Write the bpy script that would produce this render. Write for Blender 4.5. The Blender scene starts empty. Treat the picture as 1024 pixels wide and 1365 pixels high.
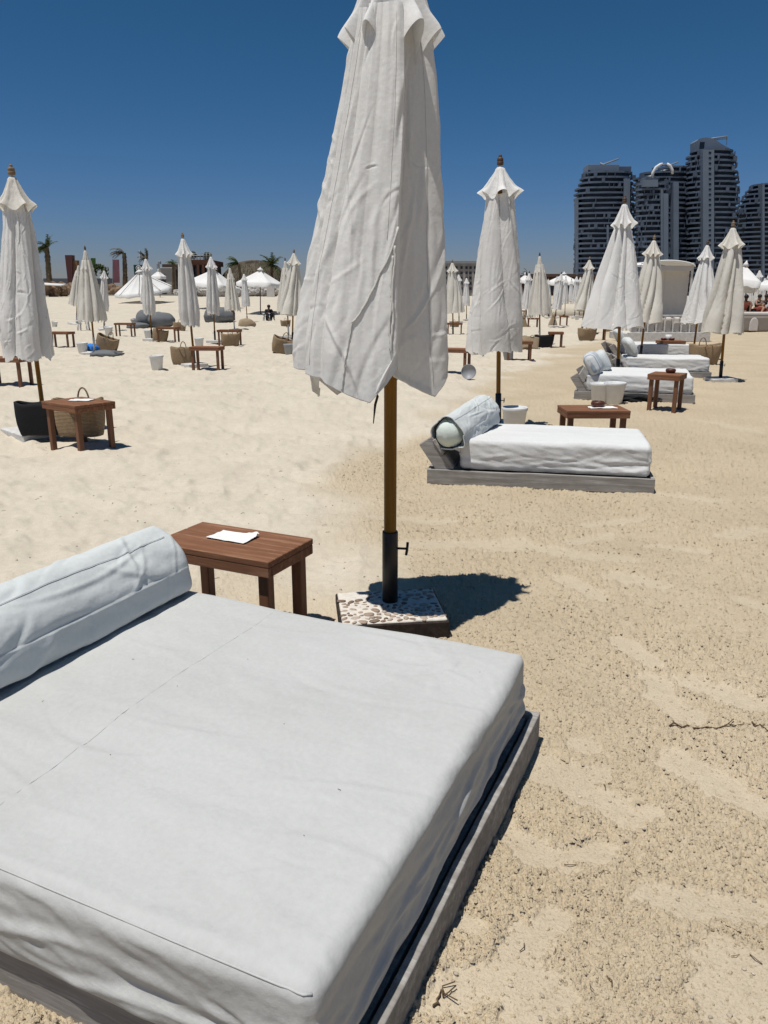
import bpy, math, random
import numpy as np
from mathutils import Vector, Matrix, Euler

random.seed(7)
SC = bpy.context.scene
COL = SC.collection

# ------------------------------------------------------------------ camera constants
F, CX, CY, YH, H0 = 1025., 512., 682.5, 394., 1.5
PITCH = math.atan((CY - YH) / F)
SP, CP = math.sin(PITCH), math.cos(PITCH)

def ray(x, y):
    u = (x - CX) / F; v = (CY - y) / F
    return (u, CP + v * SP, -SP + v * CP)

def rise(y):
    t = np.clip((np.asarray(y, float) - 44.) / 52., 0, 1)
    return 1.36 * t * t * (3 - 2 * t)

def G(x, y, z=0.):
    """where the line of sight through a pixel of the photograph meets the beach"""
    d = ray(x, y); g = 0.
    for _ in range(30):
        t = (z + g - H0) / d[2] if d[2] < -1e-4 else 400.
        t = min(t, 400.)
        g = .5 * g + .5 * float(rise(t * d[1]))
    return np.array([d[0] * t, d[1] * t])

def at(x, y, Y):
    d = ray(x, y); t = Y / d[1]
    return np.array([d[0] * t, Y, H0 + d[2] * t])

# ------------------------------------------------------------------ noise
def _hash(i, j, k, seed):
    n = (i * 374761393 + j * 668265263 + k * 2147483647 + seed * 144665) & 0xffffffff
    n = ((n ^ (n >> 13)) * 1274126177) & 0xffffffff
    n = ((n ^ (n >> 16)) * 2246822519) & 0xffffffff
    return ((n ^ (n >> 15)) & 0xffff) / 32767.5 - 1.

def noise(x, y, z=0., seed=0):
    x, y, z = np.broadcast_arrays(np.asarray(x, float), np.asarray(y, float), np.asarray(z, float))
    xi, yi, zi = np.floor(x), np.floor(y), np.floor(z)
    fx, fy, fz = x - xi, y - yi, z - zi
    xi, yi, zi = xi.astype(np.int64), yi.astype(np.int64), zi.astype(np.int64)
    s = lambda t: t * t * t * (t * (t * 6 - 15) + 10)
    fx, fy, fz = s(fx), s(fy), s(fz)
    flat = not np.any(zi) and not np.any(fz)
    def layer(k):
        a = _hash(xi, yi, k, seed) * (1 - fx) + _hash(xi + 1, yi, k, seed) * fx
        b = _hash(xi, yi + 1, k, seed) * (1 - fx) + _hash(xi + 1, yi + 1, k, seed) * fx
        return a * (1 - fy) + b * fy
    l0 = layer(zi)
    if flat: return l0
    return l0 * (1 - fz) + layer(zi + 1) * fz

def fbm(x, y, z=0., seed=0, oct=3):
    a, r = 1., 0.
    for o in range(oct):
        r = r + a * noise(np.asarray(x) * 2**o, np.asarray(y) * 2**o, np.asarray(z) * 2**o, seed + o * 17)
        a *= .5
    return r

def creases(a, b, seed, n, amp, wid, leng, ang, sd, box_):
    """sum of n short soft folds (ridge with a shallow valley beside it) scattered over a sheet"""
    rs = np.random.RandomState(seed); h = np.zeros_like(a)
    for _ in range(n):
        a0 = rs.uniform(box_[0], box_[1]); b0 = rs.uniform(box_[2], box_[3]); q = math.radians(rs.normal(ang, sd))
        L = leng * rs.uniform(.4, 1.3); w = wid * rs.uniform(.6, 1.5); A = amp * rs.uniform(.3, 1.1) * rs.choice([-1, 1, 1]); cv = rs.normal(0, .16) / L
        m = (np.abs(a - a0) < L * 1.5 + 3 * w) & (np.abs(b - b0) < L * 1.5 + 3 * w)
        if not m.any(): continue
        da, db = a[m] - a0, b[m] - b0
        l = da * math.cos(q) + db * math.sin(q); c = -da * math.sin(q) + db * math.cos(q) - cv * l * l
        e = np.exp(-(l / L) ** 4)
        h[m] += A * e * (np.exp(-(c / w) ** 2) - .55 * np.exp(-((c - 1.7 * w) / (1.6 * w)) ** 2))
    return h

def sstep(a, b, x):
    t = np.clip((x - a) / (b - a), 0, 1)
    return t * t * (3 - 2 * t)

# ------------------------------------------------------------------ mesh builder
class MB:
    def __init__(s): s.v = []; s.f = []; s.n = 0
    def add(s, V, Fc):
        V = np.asarray(V, float).reshape(-1, 3)
        s.f += [tuple(int(i) + s.n for i in q) for q in Fc]
        s.v.append(V); s.n += len(V)
        return s
    def xf(s, M):
        M = np.array(M)
        s.v = [v @ M[:3, :3].T + M[:3, 3] for v in s.v]
        return s
    def build(s, name, mat, parent=None, smooth=False, loc=None, rot=None):
        me = bpy.data.meshes.new(name)
        me.from_pydata(np.concatenate(s.v).tolist(), [], s.f)
        me.update()
        me.polygons.foreach_set('use_smooth', [bool(smooth)] * len(me.polygons))
        if mat is not None: me.materials.append(mat)
        return link(name, me, parent, loc, rot)

def link(name, me, parent=None, loc=None, rot=None):
    o = bpy.data.objects.new(name, me); COL.objects.link(o)
    if parent is not None: o.parent = parent
    if loc is not None: o.location = loc
    if rot is not None: o.rotation_euler = rot
    return o

def rotm(rx=0, ry=0, rz=0): return np.array(Euler((rx, ry, rz)).to_matrix())

def box(mb, size, c=(0, 0, 0), R=None, b=.004):
    hx, hy, hz = size[0] / 2, size[1] / 2, size[2] / 2
    b = min(b, hx * .45, hy * .45, hz * .45)
    V = []; idx = {}
    for sx in (-1, 1):
        for sy in (-1, 1):
            for sz in (-1, 1):
                for a in range(3):
                    p = [sx * (hx - b), sy * (hy - b), sz * (hz - b)]
                    p[a] = (sx * hx, sy * hy, sz * hz)[a]
                    idx[(sx, sy, sz, a)] = len(V); V.append(p)
    Fc = []
    S = [(-1, -1), (1, -1), (1, 1), (-1, 1)]
    for a in range(3):
        o = [i for i in range(3) if i != a]
        for s in (-1, 1):
            q = []
            for t in S:
                k = [0, 0, 0]; k[a] = s; k[o[0]] = t[0]; k[o[1]] = t[1]
                q.append(idx[(*k, a)])
            Fc.append(q)
        for t in S:                                     # edges running along axis a
            q = []
            for (e, w) in ((-1, 0), (1, 0), (1, 1), (-1, 1)):
                k = [0, 0, 0]; k[a] = e; k[o[0]] = t[0]; k[o[1]] = t[1]
                q.append(idx[(*k, o[w])])
            Fc.append(q)
    for sx in (-1, 1):
        for sy in (-1, 1):
            for sz in (-1, 1): Fc.append([idx[(sx, sy, sz, a)] for a in range(3)])
    V = np.array(V)
    out = []
    for q in Fc:
        n = np.cross(V[q[1]] - V[q[0]], V[q[2]] - V[q[0]])
        out.append(q if np.dot(n, V[q].mean(0)) > 0 else q[::-1])
    if R is not None: V = V @ np.asarray(R).T
    mb.add(V + np.asarray(c, float), out)
    return mb

def grid_faces(nu, nv, wrap_u=False, off=0):
    """vertex index = v*nu+u"""
    u = np.arange(nu if wrap_u else nu - 1); v = np.arange(nv - 1)
    U, Vv = np.meshgrid(u, v)
    a = Vv * nu + U; b = Vv * nu + (U + 1) % nu
    return np.stack([a, b, b + nu, a + nu], -1).reshape(-1, 4) + off

def tube(mb, pts, rad, n=10, caps=True):
    pts = np.asarray(pts, float); m = len(pts)
    rad = np.full(m, rad) if np.isscalar(rad) else np.asarray(rad, float)
    T = np.gradient(pts, axis=0); T /= np.linalg.norm(T, axis=1)[:, None] + 1e-12
    up = np.array([0, 0, 1.]) if abs(T[0][2]) < .9 else np.array([1., 0, 0])
    N = np.cross(T[0], up); N /= np.linalg.norm(N)
    V = []
    a = np.linspace(0, 2 * math.pi, n, endpoint=False)
    for i in range(m):
        N = N - T[i] * np.dot(N, T[i]); N /= np.linalg.norm(N) + 1e-12
        B = np.cross(T[i], N)
        V.append(pts[i] + rad[i] * (np.cos(a)[:, None] * N + np.sin(a)[:, None] * B))
    Fc = grid_faces(n, m, True).tolist()
    if caps: Fc += [list(range(n))[::-1], list(range((m - 1) * n, m * n))]
    mb.add(np.concatenate(V), Fc)
    return mb

def lathe(mb, prof, n=24, c=(0, 0, 0), R=None):
    a = np.linspace(0, 2 * math.pi, n, endpoint=False)
    V = np.concatenate([np.stack([r * np.cos(a), r * np.sin(a), np.full(n, z)], -1) for r, z in prof])
    if R is not None: V = V @ np.asarray(R).T
    Fc = grid_faces(n, len(prof), True).tolist()
    Fc += [list(range(n))[::-1], list(range((len(prof) - 1) * n, len(prof) * n))]
    mb.add(V + np.asarray(c, float), Fc)
    return mb

def blob(mb, c, r, n=10, R=None, seed=0, amp=.0, fr=1.5):
    """a lumpy ellipsoid"""
    th = np.linspace(0, math.pi, n + 1)[1:-1]; ph = np.linspace(0, 2 * math.pi, 2 * n, endpoint=False)
    P_, T_ = np.meshgrid(ph, th)
    D = np.stack([np.sin(T_) * np.cos(P_), np.sin(T_) * np.sin(P_), np.cos(T_)], -1).reshape(-1, 3)
    D = np.concatenate([[[0, 0, 1.]], D, [[0, 0, -1.]]])
    k = 1 + amp * fbm(D[:, 0] * fr + 9, D[:, 1] * fr + 5, D[:, 2] * fr + 3 + seed, seed, 2)
    V = D * k[:, None] * np.asarray(r, float)
    if R is not None: V = V @ np.asarray(R).T
    m = 2 * n; k0 = 1
    Fc = [(0, k0 + i, k0 + (i + 1) % m) for i in range(m)]
    for j in range(n - 2):
        for i in range(m):
            a = k0 + j * m + i; b = k0 + j * m + (i + 1) % m
            Fc.append((a, a + m, b + m, b))
    L = len(V) - 1; s0 = k0 + (n - 2) * m
    Fc += [(L, s0 + (i + 1) % m, s0 + i) for i in range(m)]
    mb.add(V + np.asarray(c, float), Fc)
    return mb

def fast_mesh(name, V, Q, mat, smooth=True):
    Q = np.asarray(Q, dtype=np.int32)
    me = bpy.data.meshes.new(name)
    me.vertices.add(len(V)); me.vertices.foreach_set('co', np.ascontiguousarray(V, dtype=np.float32).ravel())
    me.loops.add(Q.size); me.loops.foreach_set('vertex_index', np.ascontiguousarray(Q, dtype=np.int32).ravel())
    me.polygons.add(len(Q))
    me.polygons.foreach_set('loop_start', np.arange(0, Q.size, 4, dtype=np.int32))
    me.polygons.foreach_set('loop_total', np.full(len(Q), 4, dtype=np.int32))
    me.update(calc_edges=True)
    me.polygons.foreach_set('use_smooth', np.full(len(Q), smooth))
    if mat is not None: me.materials.append(mat)
    return me

# ------------------------------------------------------------------ tagging
def tag(o, label, cat, group=None, kind=None):
    o['label'] = label; o['category'] = cat
    if group: o['group'] = group
    if kind: o['kind'] = kind
    return o

def thing(name, label, cat, loc=(0, 0, 0), rz=0., group=None, rot=None, scale=1.):
    o = bpy.data.objects.new(name, None); COL.objects.link(o)
    o.empty_display_size = .1
    o.location = [float(q) for q in loc]; o.rotation_euler = rot if rot else (0, 0, rz)
    o.scale = (scale,) * 3
    return tag(o, label, cat, group)

def copy_part(o, parent):
    c = o.copy(); COL.objects.link(c); c.parent = parent
    for ch in o.children: copy_part(ch, c)
    return c

# ------------------------------------------------------------------ materials
def mat_new(name):
    m = bpy.data.materials.new(name); m.use_nodes = True
    nt = m.node_tree; nt.nodes.clear()
    out = nt.nodes.new('ShaderNodeOutputMaterial')
    b = nt.nodes.new('ShaderNodeBsdfPrincipled')
    nt.links.new(b.outputs[0], out.inputs[0])
    return m, nt, b, out

def coords(nt, scale=(1, 1, 1), kind='Object'):
    tc = nt.nodes.new('ShaderNodeTexCoord'); mp = nt.nodes.new('ShaderNodeMapping')
    mp.inputs['Scale'].default_value = scale
    nt.links.new(tc.outputs[kind], mp.inputs[0])
    return mp.outputs[0]

def tnoise(nt, vec, scale, detail=3., rough=.55):
    n = nt.nodes.new('ShaderNodeTexNoise')
    n.inputs['Scale'].default_value = scale; n.inputs['Detail'].default_value = detail
    n.inputs['Roughness'].default_value = rough
    nt.links.new(vec, n.inputs['Vector'])
    return n.outputs['Fac']

def ramp(nt, fac, stops):
    r = nt.nodes.new('ShaderNodeValToRGB')
    e = r.color_ramp.elements
    while len(e) < len(stops): e.new(.5)
    for i, (p, c) in enumerate(stops):
        e[i].position = p; e[i].color = (*c, 1) if len(c) == 3 else c
    nt.links.new(fac, r.inputs[0])
    return r.outputs[0]

def mixc(nt, fac, a, b, mode='MIX'):
    m = nt.nodes.new('ShaderNodeMix'); m.data_type = 'RGBA'; m.blend_type = mode
    for s, v in ((0, fac), (6, a), (7, b)):
        if hasattr(v, 'is_linked') or isinstance(v, bpy.types.NodeSocket): nt.links.new(v, m.inputs[s])
        else: m.inputs[s].default_value = v if s == 0 else (*v, 1)
    return m.outputs[2]

def bump(nt, bsdf, h, strength=.3, dist=.01, prev=None):
    b = nt.nodes.new('ShaderNodeBump')
    b.inputs['Strength'].default_value = strength; b.inputs['Distance'].default_value = dist
    nt.links.new(h, b.inputs['Height'])
    if prev is not None: nt.links.new(prev, b.inputs['Normal'])
    nt.links.new(b.outputs[0], bsdf.inputs['Normal'])
    return b.outputs[0]

def set_rough(b, r, spec=.3):
    b.inputs['Roughness'].default_value = r
    b.inputs['Specular IOR Level'].default_value = spec

def fabric(name, col, dirt, weave=900., wb=.25, trans=.0, stain=1.3):
    m, nt, b, out = mat_new(name)
    v = coords(nt)
    big = tnoise(nt, v, stain, 5., .6)
    c = ramp(nt, big, [(.3, dirt), (.62, col)])
    fine = tnoise(nt, v, 60., 4., .65)
    c = mixc(nt, .35, c, ramp(nt, fine, [(.3, tuple(q * .86 for q in col)), (.7, tuple(min(1, q * 1.06) for q in col))]))
    nt.links.new(c, b.inputs['Base Color'])
    set_rough(b, .9, .15)
    n1 = bump(nt, b, tnoise(nt, v, weave, 2.), wb, .0012)
    n2 = bump(nt, b, tnoise(nt, v, 45., 4., .6), .25, .006, n1)
    bump(nt, b, tnoise(nt, v, 9., 3., .6), .25, .02, n2)
    if trans > 0:
        t = nt.nodes.new('ShaderNodeBsdfTranslucent'); nt.links.new(c, t.inputs[0])
        mx = nt.nodes.new('ShaderNodeMixShader'); mx.inputs[0].default_value = trans
        nt.links.new(b.outputs[0], mx.inputs[1]); nt.links.new(t.outputs[0], mx.inputs[2])
        nt.links.new(mx.outputs[0], out.inputs[0])
    return m

def wood(name, c1, c2, scale=(3, 40, 40), rough=.6, bs=.3, spec=.3, worn=None):
    m, nt, b, out = mat_new(name)
    v = coords(nt, scale)
    g = tnoise(nt, v, 1., 6., .65)
    c = ramp(nt, g, [(.28, c1), (.72, c2)])
    vv = coords(nt)
    blot = tnoise(nt, vv, 7., 5., .65)
    c = mixc(nt, ramp(nt, blot, [(.35, (.45,) * 3), (.7, (0, 0, 0))]), c, c1)
    if worn:
        c = mixc(nt, ramp(nt, tnoise(nt, coords(nt, tuple(q * .6 for q in scale)), 1.7, 6., .7), [(.55, (0, 0, 0)), (.68, (.75,) * 3)]), c, worn)
    nt.links.new(c, b.inputs['Base Color'])
    set_rough(b, rough, spec)
    n1 = bump(nt, b, g, bs, .004)
    bump(nt, b, tnoise(nt, vv, 90., 3.), .15, .002, n1)
    return m

def plain(name, col, rough=.6, spec=.3, var=.12, ns=20., bs=.1, metal=0.):
    m, nt, b, out = mat_new(name)
    v = coords(nt)
    c = ramp(nt, tnoise(nt, v, ns, 4.), [(.3, tuple(q * (1 - var) for q in col)), (.7, tuple(min(1., q * (1 + var)) for q in col))])
    nt.links.new(c, b.inputs['Base Color'])
    set_rough(b, rough, spec); b.inputs['Metallic'].default_value = metal
    if bs: bump(nt, b, tnoise(nt, v, ns * 4, 3.), bs, .004)
    return m

def straw(name, c1, c2):
    m, nt, b, out = mat_new(name)
    v = coords(nt)
    w = nt.nodes.new('ShaderNodeTexWave'); w.wave_type = 'BANDS'; w.bands_direction = 'Z'
    w.inputs['Scale'].default_value = 22.; w.inputs['Distortion'].default_value = 1.5; w.inputs['Detail'].default_value = 2.
    nt.links.new(v, w.inputs['Vector'])
    c = ramp(nt, w.outputs['Fac'], [(.1, c1), (.7, c2)])
    c = mixc(nt, ramp(nt, tnoise(nt, v, 40., 4.), [(.35, (.5,) * 3), (.65, (0, 0, 0))]), c, c1)
    nt.links.new(c, b.inputs['Base Color']); set_rough(b, .85, .1)
    bump(nt, b, w.outputs['Fac'], .6, .01)
    return m

M = {}
M['bed'] = fabric('bed_cover_fabric', (.490, .498, .492), (.43, .437, .425), 700., .35, 0, 1.6)
M['bed_white'] = fabric('white_bed_cover', (.64, .65, .65), (.57, .575, .57), 700., .35, 0, 1.6)
M['bolster'] = fabric('bolster_fabric', (.56, .59, .595), (.50, .53, .535), 700., .3, 0, 2.)
M['mint'] = fabric('inner_pillow_fabric', (.60, .67, .63), (.55, .61, .575), 900., .2)
M['canopy'] = fabric('parasol_fabric', (.78, .772, .75), (.69, .682, .655), 800., .25, .20, 1.4)
M['canopy_pale'] = fabric('parasol_fabric_pale', (.80, .795, .78), (.72, .715, .695), 800., .25, .20, 1.2)
M['canopy_tan'] = fabric('parasol_fabric_tan', (.74, .715, .655), (.63, .605, .54), 800., .25, .20, 1.4)
M['open'] = fabric('open_parasol_fabric', (.78, .78, .77), (.72, .72, .71), 600., .1, .15)
M['cabana'] = fabric('cabana_fabric', (.60, .57, .52), (.54, .51, .47), 600., .2, .08)
M['cushion'] = fabric('cushion_fabric', (.58, .55, .52), (.48, .45, .42), 600., .2)
M['sofa'] = fabric('sofa_fabric', (.26, .23, .20), (.20, .18, .16), 600., .2)
M['pole'] = wood('varnished_pole', (.15, .066, .006), (.26, .120, .010), (60, 60, 3), .5, .12, .2)
M['table'] = wood('stained_table_wood', (.15, .068, .036), (.27, .130, .072), (3, 42, 42), .7, .35, .15, (.33, .185, .115))
M['leg'] = wood('stained_leg_wood', (.125, .058, .031), (.225, .108, .06), (42, 42, 3), .6, .3, .25)
M['grey_wood'] = wood('weathered_wood', (.20, .185, .17), (.40, .385, .365), (3, 45, 45), .9, .5, .1, (.46, .45, .43))
M['dark_wood'] = wood('dark_brown_wood', (.07, .05, .04), (.13, .09, .07), (3, 45, 45), .9, .4, .1)  # dark brown wood of the house wall, hut roofs and bar counter
M['finial'] = wood('finial_wood', (.055, .032, .022), (.12, .075, .05), (30, 30, 8), .55)
M['finial_tan'] = wood('finial_wood_bleached', (.14, .10, .065), (.27, .2, .13), (30, 30, 8), .7)
M['black'] = plain('black_metal', (.012, .012, .013), .45, .4, .3, 60., .15)
M['rust'] = plain('rusty_edge', (.035, .026, .022), .8, .2, .4, 40., .4)
M['cement'] = plain('pale_cement', (.62, .58, .52), .95, .1, .12, 40., .5)
M['white_slab'] = plain('whitewashed_slab', (.56, .55, .53), .95, .1, .14, 14., .5)
M['bucket'] = plain('white_bucket_plastic', (.62, .63, .63), .5, .35, .06, 12., 0)
M['grey_bucket'] = plain('grey_bucket_plastic', (.27, .28, .30), .5, .35, .08, 12., 0)
M['ash'] = plain('clay_ashtray', (.085, .026, .016), .45, .4, .2, 60., .1)
M['paper'] = plain('white_paper', (.74, .74, .72), .8, .2, .06, 50., .2)
M['straw'] = straw('woven_straw', (.21, .145, .085), (.42, .32, .21))
M['straw_pale'] = straw('woven_straw_pale', (.27, .20, .13), (.46, .37, .26))
M['black_cloth'] = fabric('black_cloth', (.022, .023, .026), (.014, .014, .016), 500., .3)
M['beanbag'] = fabric('grey_beanbag_fabric', (.16, .17, .18), (.11, .115, .125), 300., .2)
M['rope'] = plain('dark_rope', (.035, .03, .025), .9, .1, .3, 90., .3)
M['strap'] = fabric('strap_fabric', (.58, .565, .53), (.50, .48, .45), 900., .3)
M['blue'] = fabric('blue_cloth', (.05, .22, .62), (.04, .18, .52), 500., .2)
M['twig'] = plain('dry_twig', (.10, .07, .045), .9, .1, .3, 60., .3)
M['skin'] = plain('skin', (.30, .165, .11), .55, .3, .08, 30., 0)
M['skin_dark'] = plain('skin_brown', (.14, .07, .045), .55, .3, .08, 30., 0)
M['hair'] = plain('dark_hair', (.016, .012, .010), .6, .3, .2, 60., .2)
M['red_cloth'] = fabric('red_brown_cloth', (.20, .045, .03), (.15, .035, .025), 400., .2)
M['white_cloth'] = fabric('white_shirt_cloth', (.70, .70, .69), (.62, .62, .61), 400., .2)
M['white_plastic'] = plain('white_plastic', (.66, .66, .66), .45, .4, .05, 10., 0)

def with_pebbles():
    m, nt, b, out = mat_new('river_pebbles')
    g = nt.nodes.new('ShaderNodeNewGeometry')
    c = ramp(nt, g.outputs['Random Per Island'], [(0., (.13, .085, .06)), (.3, (.26, .18, .13)), (.6, (.38, .29, .22)), (1., (.5, .43, .36))])
    nt.links.new(mixc(nt, .3, c, ramp(nt, tnoise(nt, coords(nt), 120., 4.), [(.3, (.1, .07, .05)), (.7, (.4, .33, .27))])), b.inputs['Base Color'])
    set_rough(b, .65, .3)
    return m
M['pebble'] = with_pebbles()

def sand_material():
    m, nt, b, out = mat_new('beach_sand')
    v = coords(nt)
    att = nt.nodes.new('ShaderNodeAttribute'); att.attribute_name = 'coarse'
    z = att.outputs['Fac']
    n1 = tnoise(nt, v, 1.1, 5., .6); n2 = tnoise(nt, v, 160., 3., .7); n3 = tnoise(nt, v, 26., 4., .6)
    fine = ramp(nt, n1, [(.3, (.53, .477, .392)), (.7, (.595, .54, .445))])
    crs = ramp(nt, n1, [(.3, (.455, .380, .272)), (.7, (.53, .447, .326))])
    c = mixc(nt, z, fine, crs)
    spk = ramp(nt, n2, [(.30, (.62, .58, .54)), (.5, (1, 1, 1)), (.72, (1.0, 1.0, 1.0))])
    c = mixc(nt, .55, c, spk, 'MULTIPLY')
    c = mixc(nt, .3, c, ramp(nt, n3, [(.35, (.8, .78, .74)), (.6, (1, 1, 1))]), 'MULTIPLY')
    nt.links.new(c, b.inputs['Base Color'])
    set_rough(b, .95, .08)
    k = bump(nt, b, n2, .5, .004)
    k = bump(nt, b, n3, .3, .012, k)
    zs = nt.nodes.new('ShaderNodeMath'); zs.operation = 'MULTIPLY'; nt.links.new(z, zs.inputs[0]); nt.links.new(tnoise(nt, v, 105., 2., .6), zs.inputs[1])
    bump(nt, b, zs.outputs[0], .8, .009, k)
    return m
M['sand'] = sand_material()

# ------------------------------------------------------------------ the beach
PRINTS = [  # flat, trodden patches of the coarse sand: two ends in the photograph, half width in metres
    ((818, 767), (888, 780), .075), ((826, 850), (872, 882), .06), ((868, 905), (912, 952), .075), ((748, 770), (792, 790), .09),
    ((765, 722), (812, 712), .075), ((868, 726), (940, 732), .06), ((968, 714), (1010, 706), .09), ((985, 796), (1030, 812), .07),
    ((925, 904), (1000, 938), .085), ((768, 990), (785, 992), .055), ((715, 1020), (850, 1080), .075), ((690, 1010), (800, 1030), .06),
    ((668, 1100), (750, 1148), .07), ((735, 1145), (808, 1128), .05), ((905, 1010), (960, 1040), .08), ((950, 1048), (1030, 1080), .05),
    ((870, 1192), (930, 1205), .07), ((920, 1200), (1008, 1215), .055), ((690, 1275), (742, 1220), .06), ((600, 1335), (700, 1305), .075),
    ((610, 1235), (630, 1240), .04), ((975, 1290), (1040, 1310), .09), ((960, 1350), (1010, 1360), .08), ((690, 1360), (740, 1330), .06),
    ((545, 727), (690, 725), .10), ((690, 728), (832, 745), .09), ((420, 730), (520, 740), .12), ((500, 690), (600, 697), .07),
    ((880, 660), (960, 668), .08), ((600, 560), (690, 540), .10), ((920, 560), (1010, 575), .10), ((780, 700), (860, 690), .06),
]
PR = [(*G(*a), *G(*b), w) for a, b, w in PRINTS]

def coarse_mask(x, y):
    bx = np.interp(y, [0, 2.6, 3.4, 3.9, 5., 6., 8., 13., 20., 30., 45.], [-2.2, -1.7, -.75, -.45, -.55, -.6, .25, 1.2, 4.0, 8.2, 17.])
    w = .35 + .02 * y
    return sstep(-w, w, x - bx + (.45 + .03 * y) * fbm(x * .9, y * .55, 0, 3, 3))

def sand_height(x, y, parts=False):
    x = np.asarray(x, float); y = np.asarray(y, float)
    cm = coarse_mask(x, y)
    d = np.hypot(x, y)
    warp = .12 * noise(x * 2.1, y * 2.1, 0, 21)
    a = noise((x + warp) * 3.4, (y - warp) * 3.4, 0, 5)
    b = noise(x * 7.3 + 11, y * 7.3, 0, 6)
    c = noise(x * 1.1, y * 1.1, 0, 8)
    fine = .034 * (1 - np.abs(a)) * 1.2 + .016 * b + .025 * c + .007 * noise(x * 19, y * 19, 0, 9) \
        + .0025 * noise(x * 6, y * 60, 0, 14) * sstep(3, 7, y)
    patch = np.zeros_like(x); pd = np.zeros_like(x)
    near = d < 30
    if np.any(near):
        xn, yn = x[near], y[near]
        wob = .30 * fbm(xn * 13, yn * 13, 0, 31, 2) + .22 * noise(xn * 60, yn * 60, 0, 33)
        pp = np.zeros_like(xn)
        for x0, y0, x1, y1, w in PR:
            ex, ey = x1 - x0, y1 - y0; L = ex * ex + ey * ey + 1e-9
            sel = (np.abs(xn - (x0 + x1) / 2) < abs(ex) / 2 + 3 * w) & (np.abs(yn - (y0 + y1) / 2) < abs(ey) / 2 + 3 * w)
            if not np.any(sel): continue
            xs, ys = xn[sel], yn[sel]
            t = np.clip(((xs - x0) * ex + (ys - y0) * ey) / L, 0, 1)
            q = np.hypot(xs - x0 - t * ex, ys - y0 - t * ey) / w
            pp[sel] = np.maximum(pp[sel], 1 - sstep(.74, 1.0, q * 1.0 + wob[sel]))
        patch[near] = pp
    lump = sstep(.02, .26, noise(x * 58, y * 58, 0, 41)) * .0078 + sstep(.05, .30, noise(x * 115 + 3, y * 115, 0, 42)) * .0055 \
        + sstep(.2, .5, noise(x * 27, y * 27, 0, 43)) * .006
    lump = lump - .0045 * sstep(.30, .62, noise(x * 74 + 9, y * 74, 0, 48)) - .004 * sstep(.25, .6, noise(x * 150, y * 150, 0, 49))
    dens = .55 + .45 * sstep(-.35, .3, fbm(x * 1.7, y * 1.7, 0, 44, 2))
    crs = .010 * noise(x * 4.2, y * 4.2, 0, 45) + .014 * noise(x * 1.4, y * 1.4, 0, 46) + lump * dens * (1 - patch) \
        - patch * .006 + patch * .0016 * noise(x * 30, y * 30, 0, 47)
    h = fine * (1 - cm) + crs * cm
    h = h * sstep(.1, .6, d) if not parts else h
    if parts: return h, cm * (1 - .25 * patch)
    return h

def ground(x, y):
    return float(rise(y)) + float(sand_height(np.array([x]), np.array([y]))[0])

def build_sand():
    a = list(np.arange(-31, 31.01, .078))
    st = .13; q = 31.
    while q < 180:
        q = min(q + st, 180.); a += [q] if q < 180 else []; a = ([-q] if q < 180 else [-180.]) + a; st = min(st * 1.12, 6.) if q > 46 else .13
    a = np.radians(np.array(a))
    r = [.2]
    while r[-1] < 900:
        d = r[-1]; s = 1.15 * (d * d + 2.25) / (1.5 * 770)
        s = min(s, .10 if d < 25 else (.35 if d < 60 else d * .02))
        r.append(d + s)
    r = np.array(r)
    A, R_ = np.meshgrid(a, r)
    x = (R_ * np.sin(A)).ravel(); y = (R_ * np.cos(A)).ravel()
    h, cm = sand_height(x, y, True)
    fade = 1 - sstep(35, 80, np.hypot(x, y))
    far = .10 * noise(x * .35, y * .35, 0, 51) * sstep(12, 40, np.hypot(x, y)) * (1 - sstep(90, 130, y))
    z = h * (.25 + .75 * fade) + rise(y) + far
    nu = len(a)
    Q = grid_faces(nu, len(r), True)[:, ::-1]
    V = np.stack([x, y, z], -1)
    me = fast_mesh('sand', V, Q, M['sand'])
    at_ = me.attributes.new('coarse', 'FLOAT', 'POINT')
    at_.data.foreach_set('value', cm.astype(np.float32))
    o = link('sand', me); o['kind'] = 'structure'
    return o
build_sand()

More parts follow.
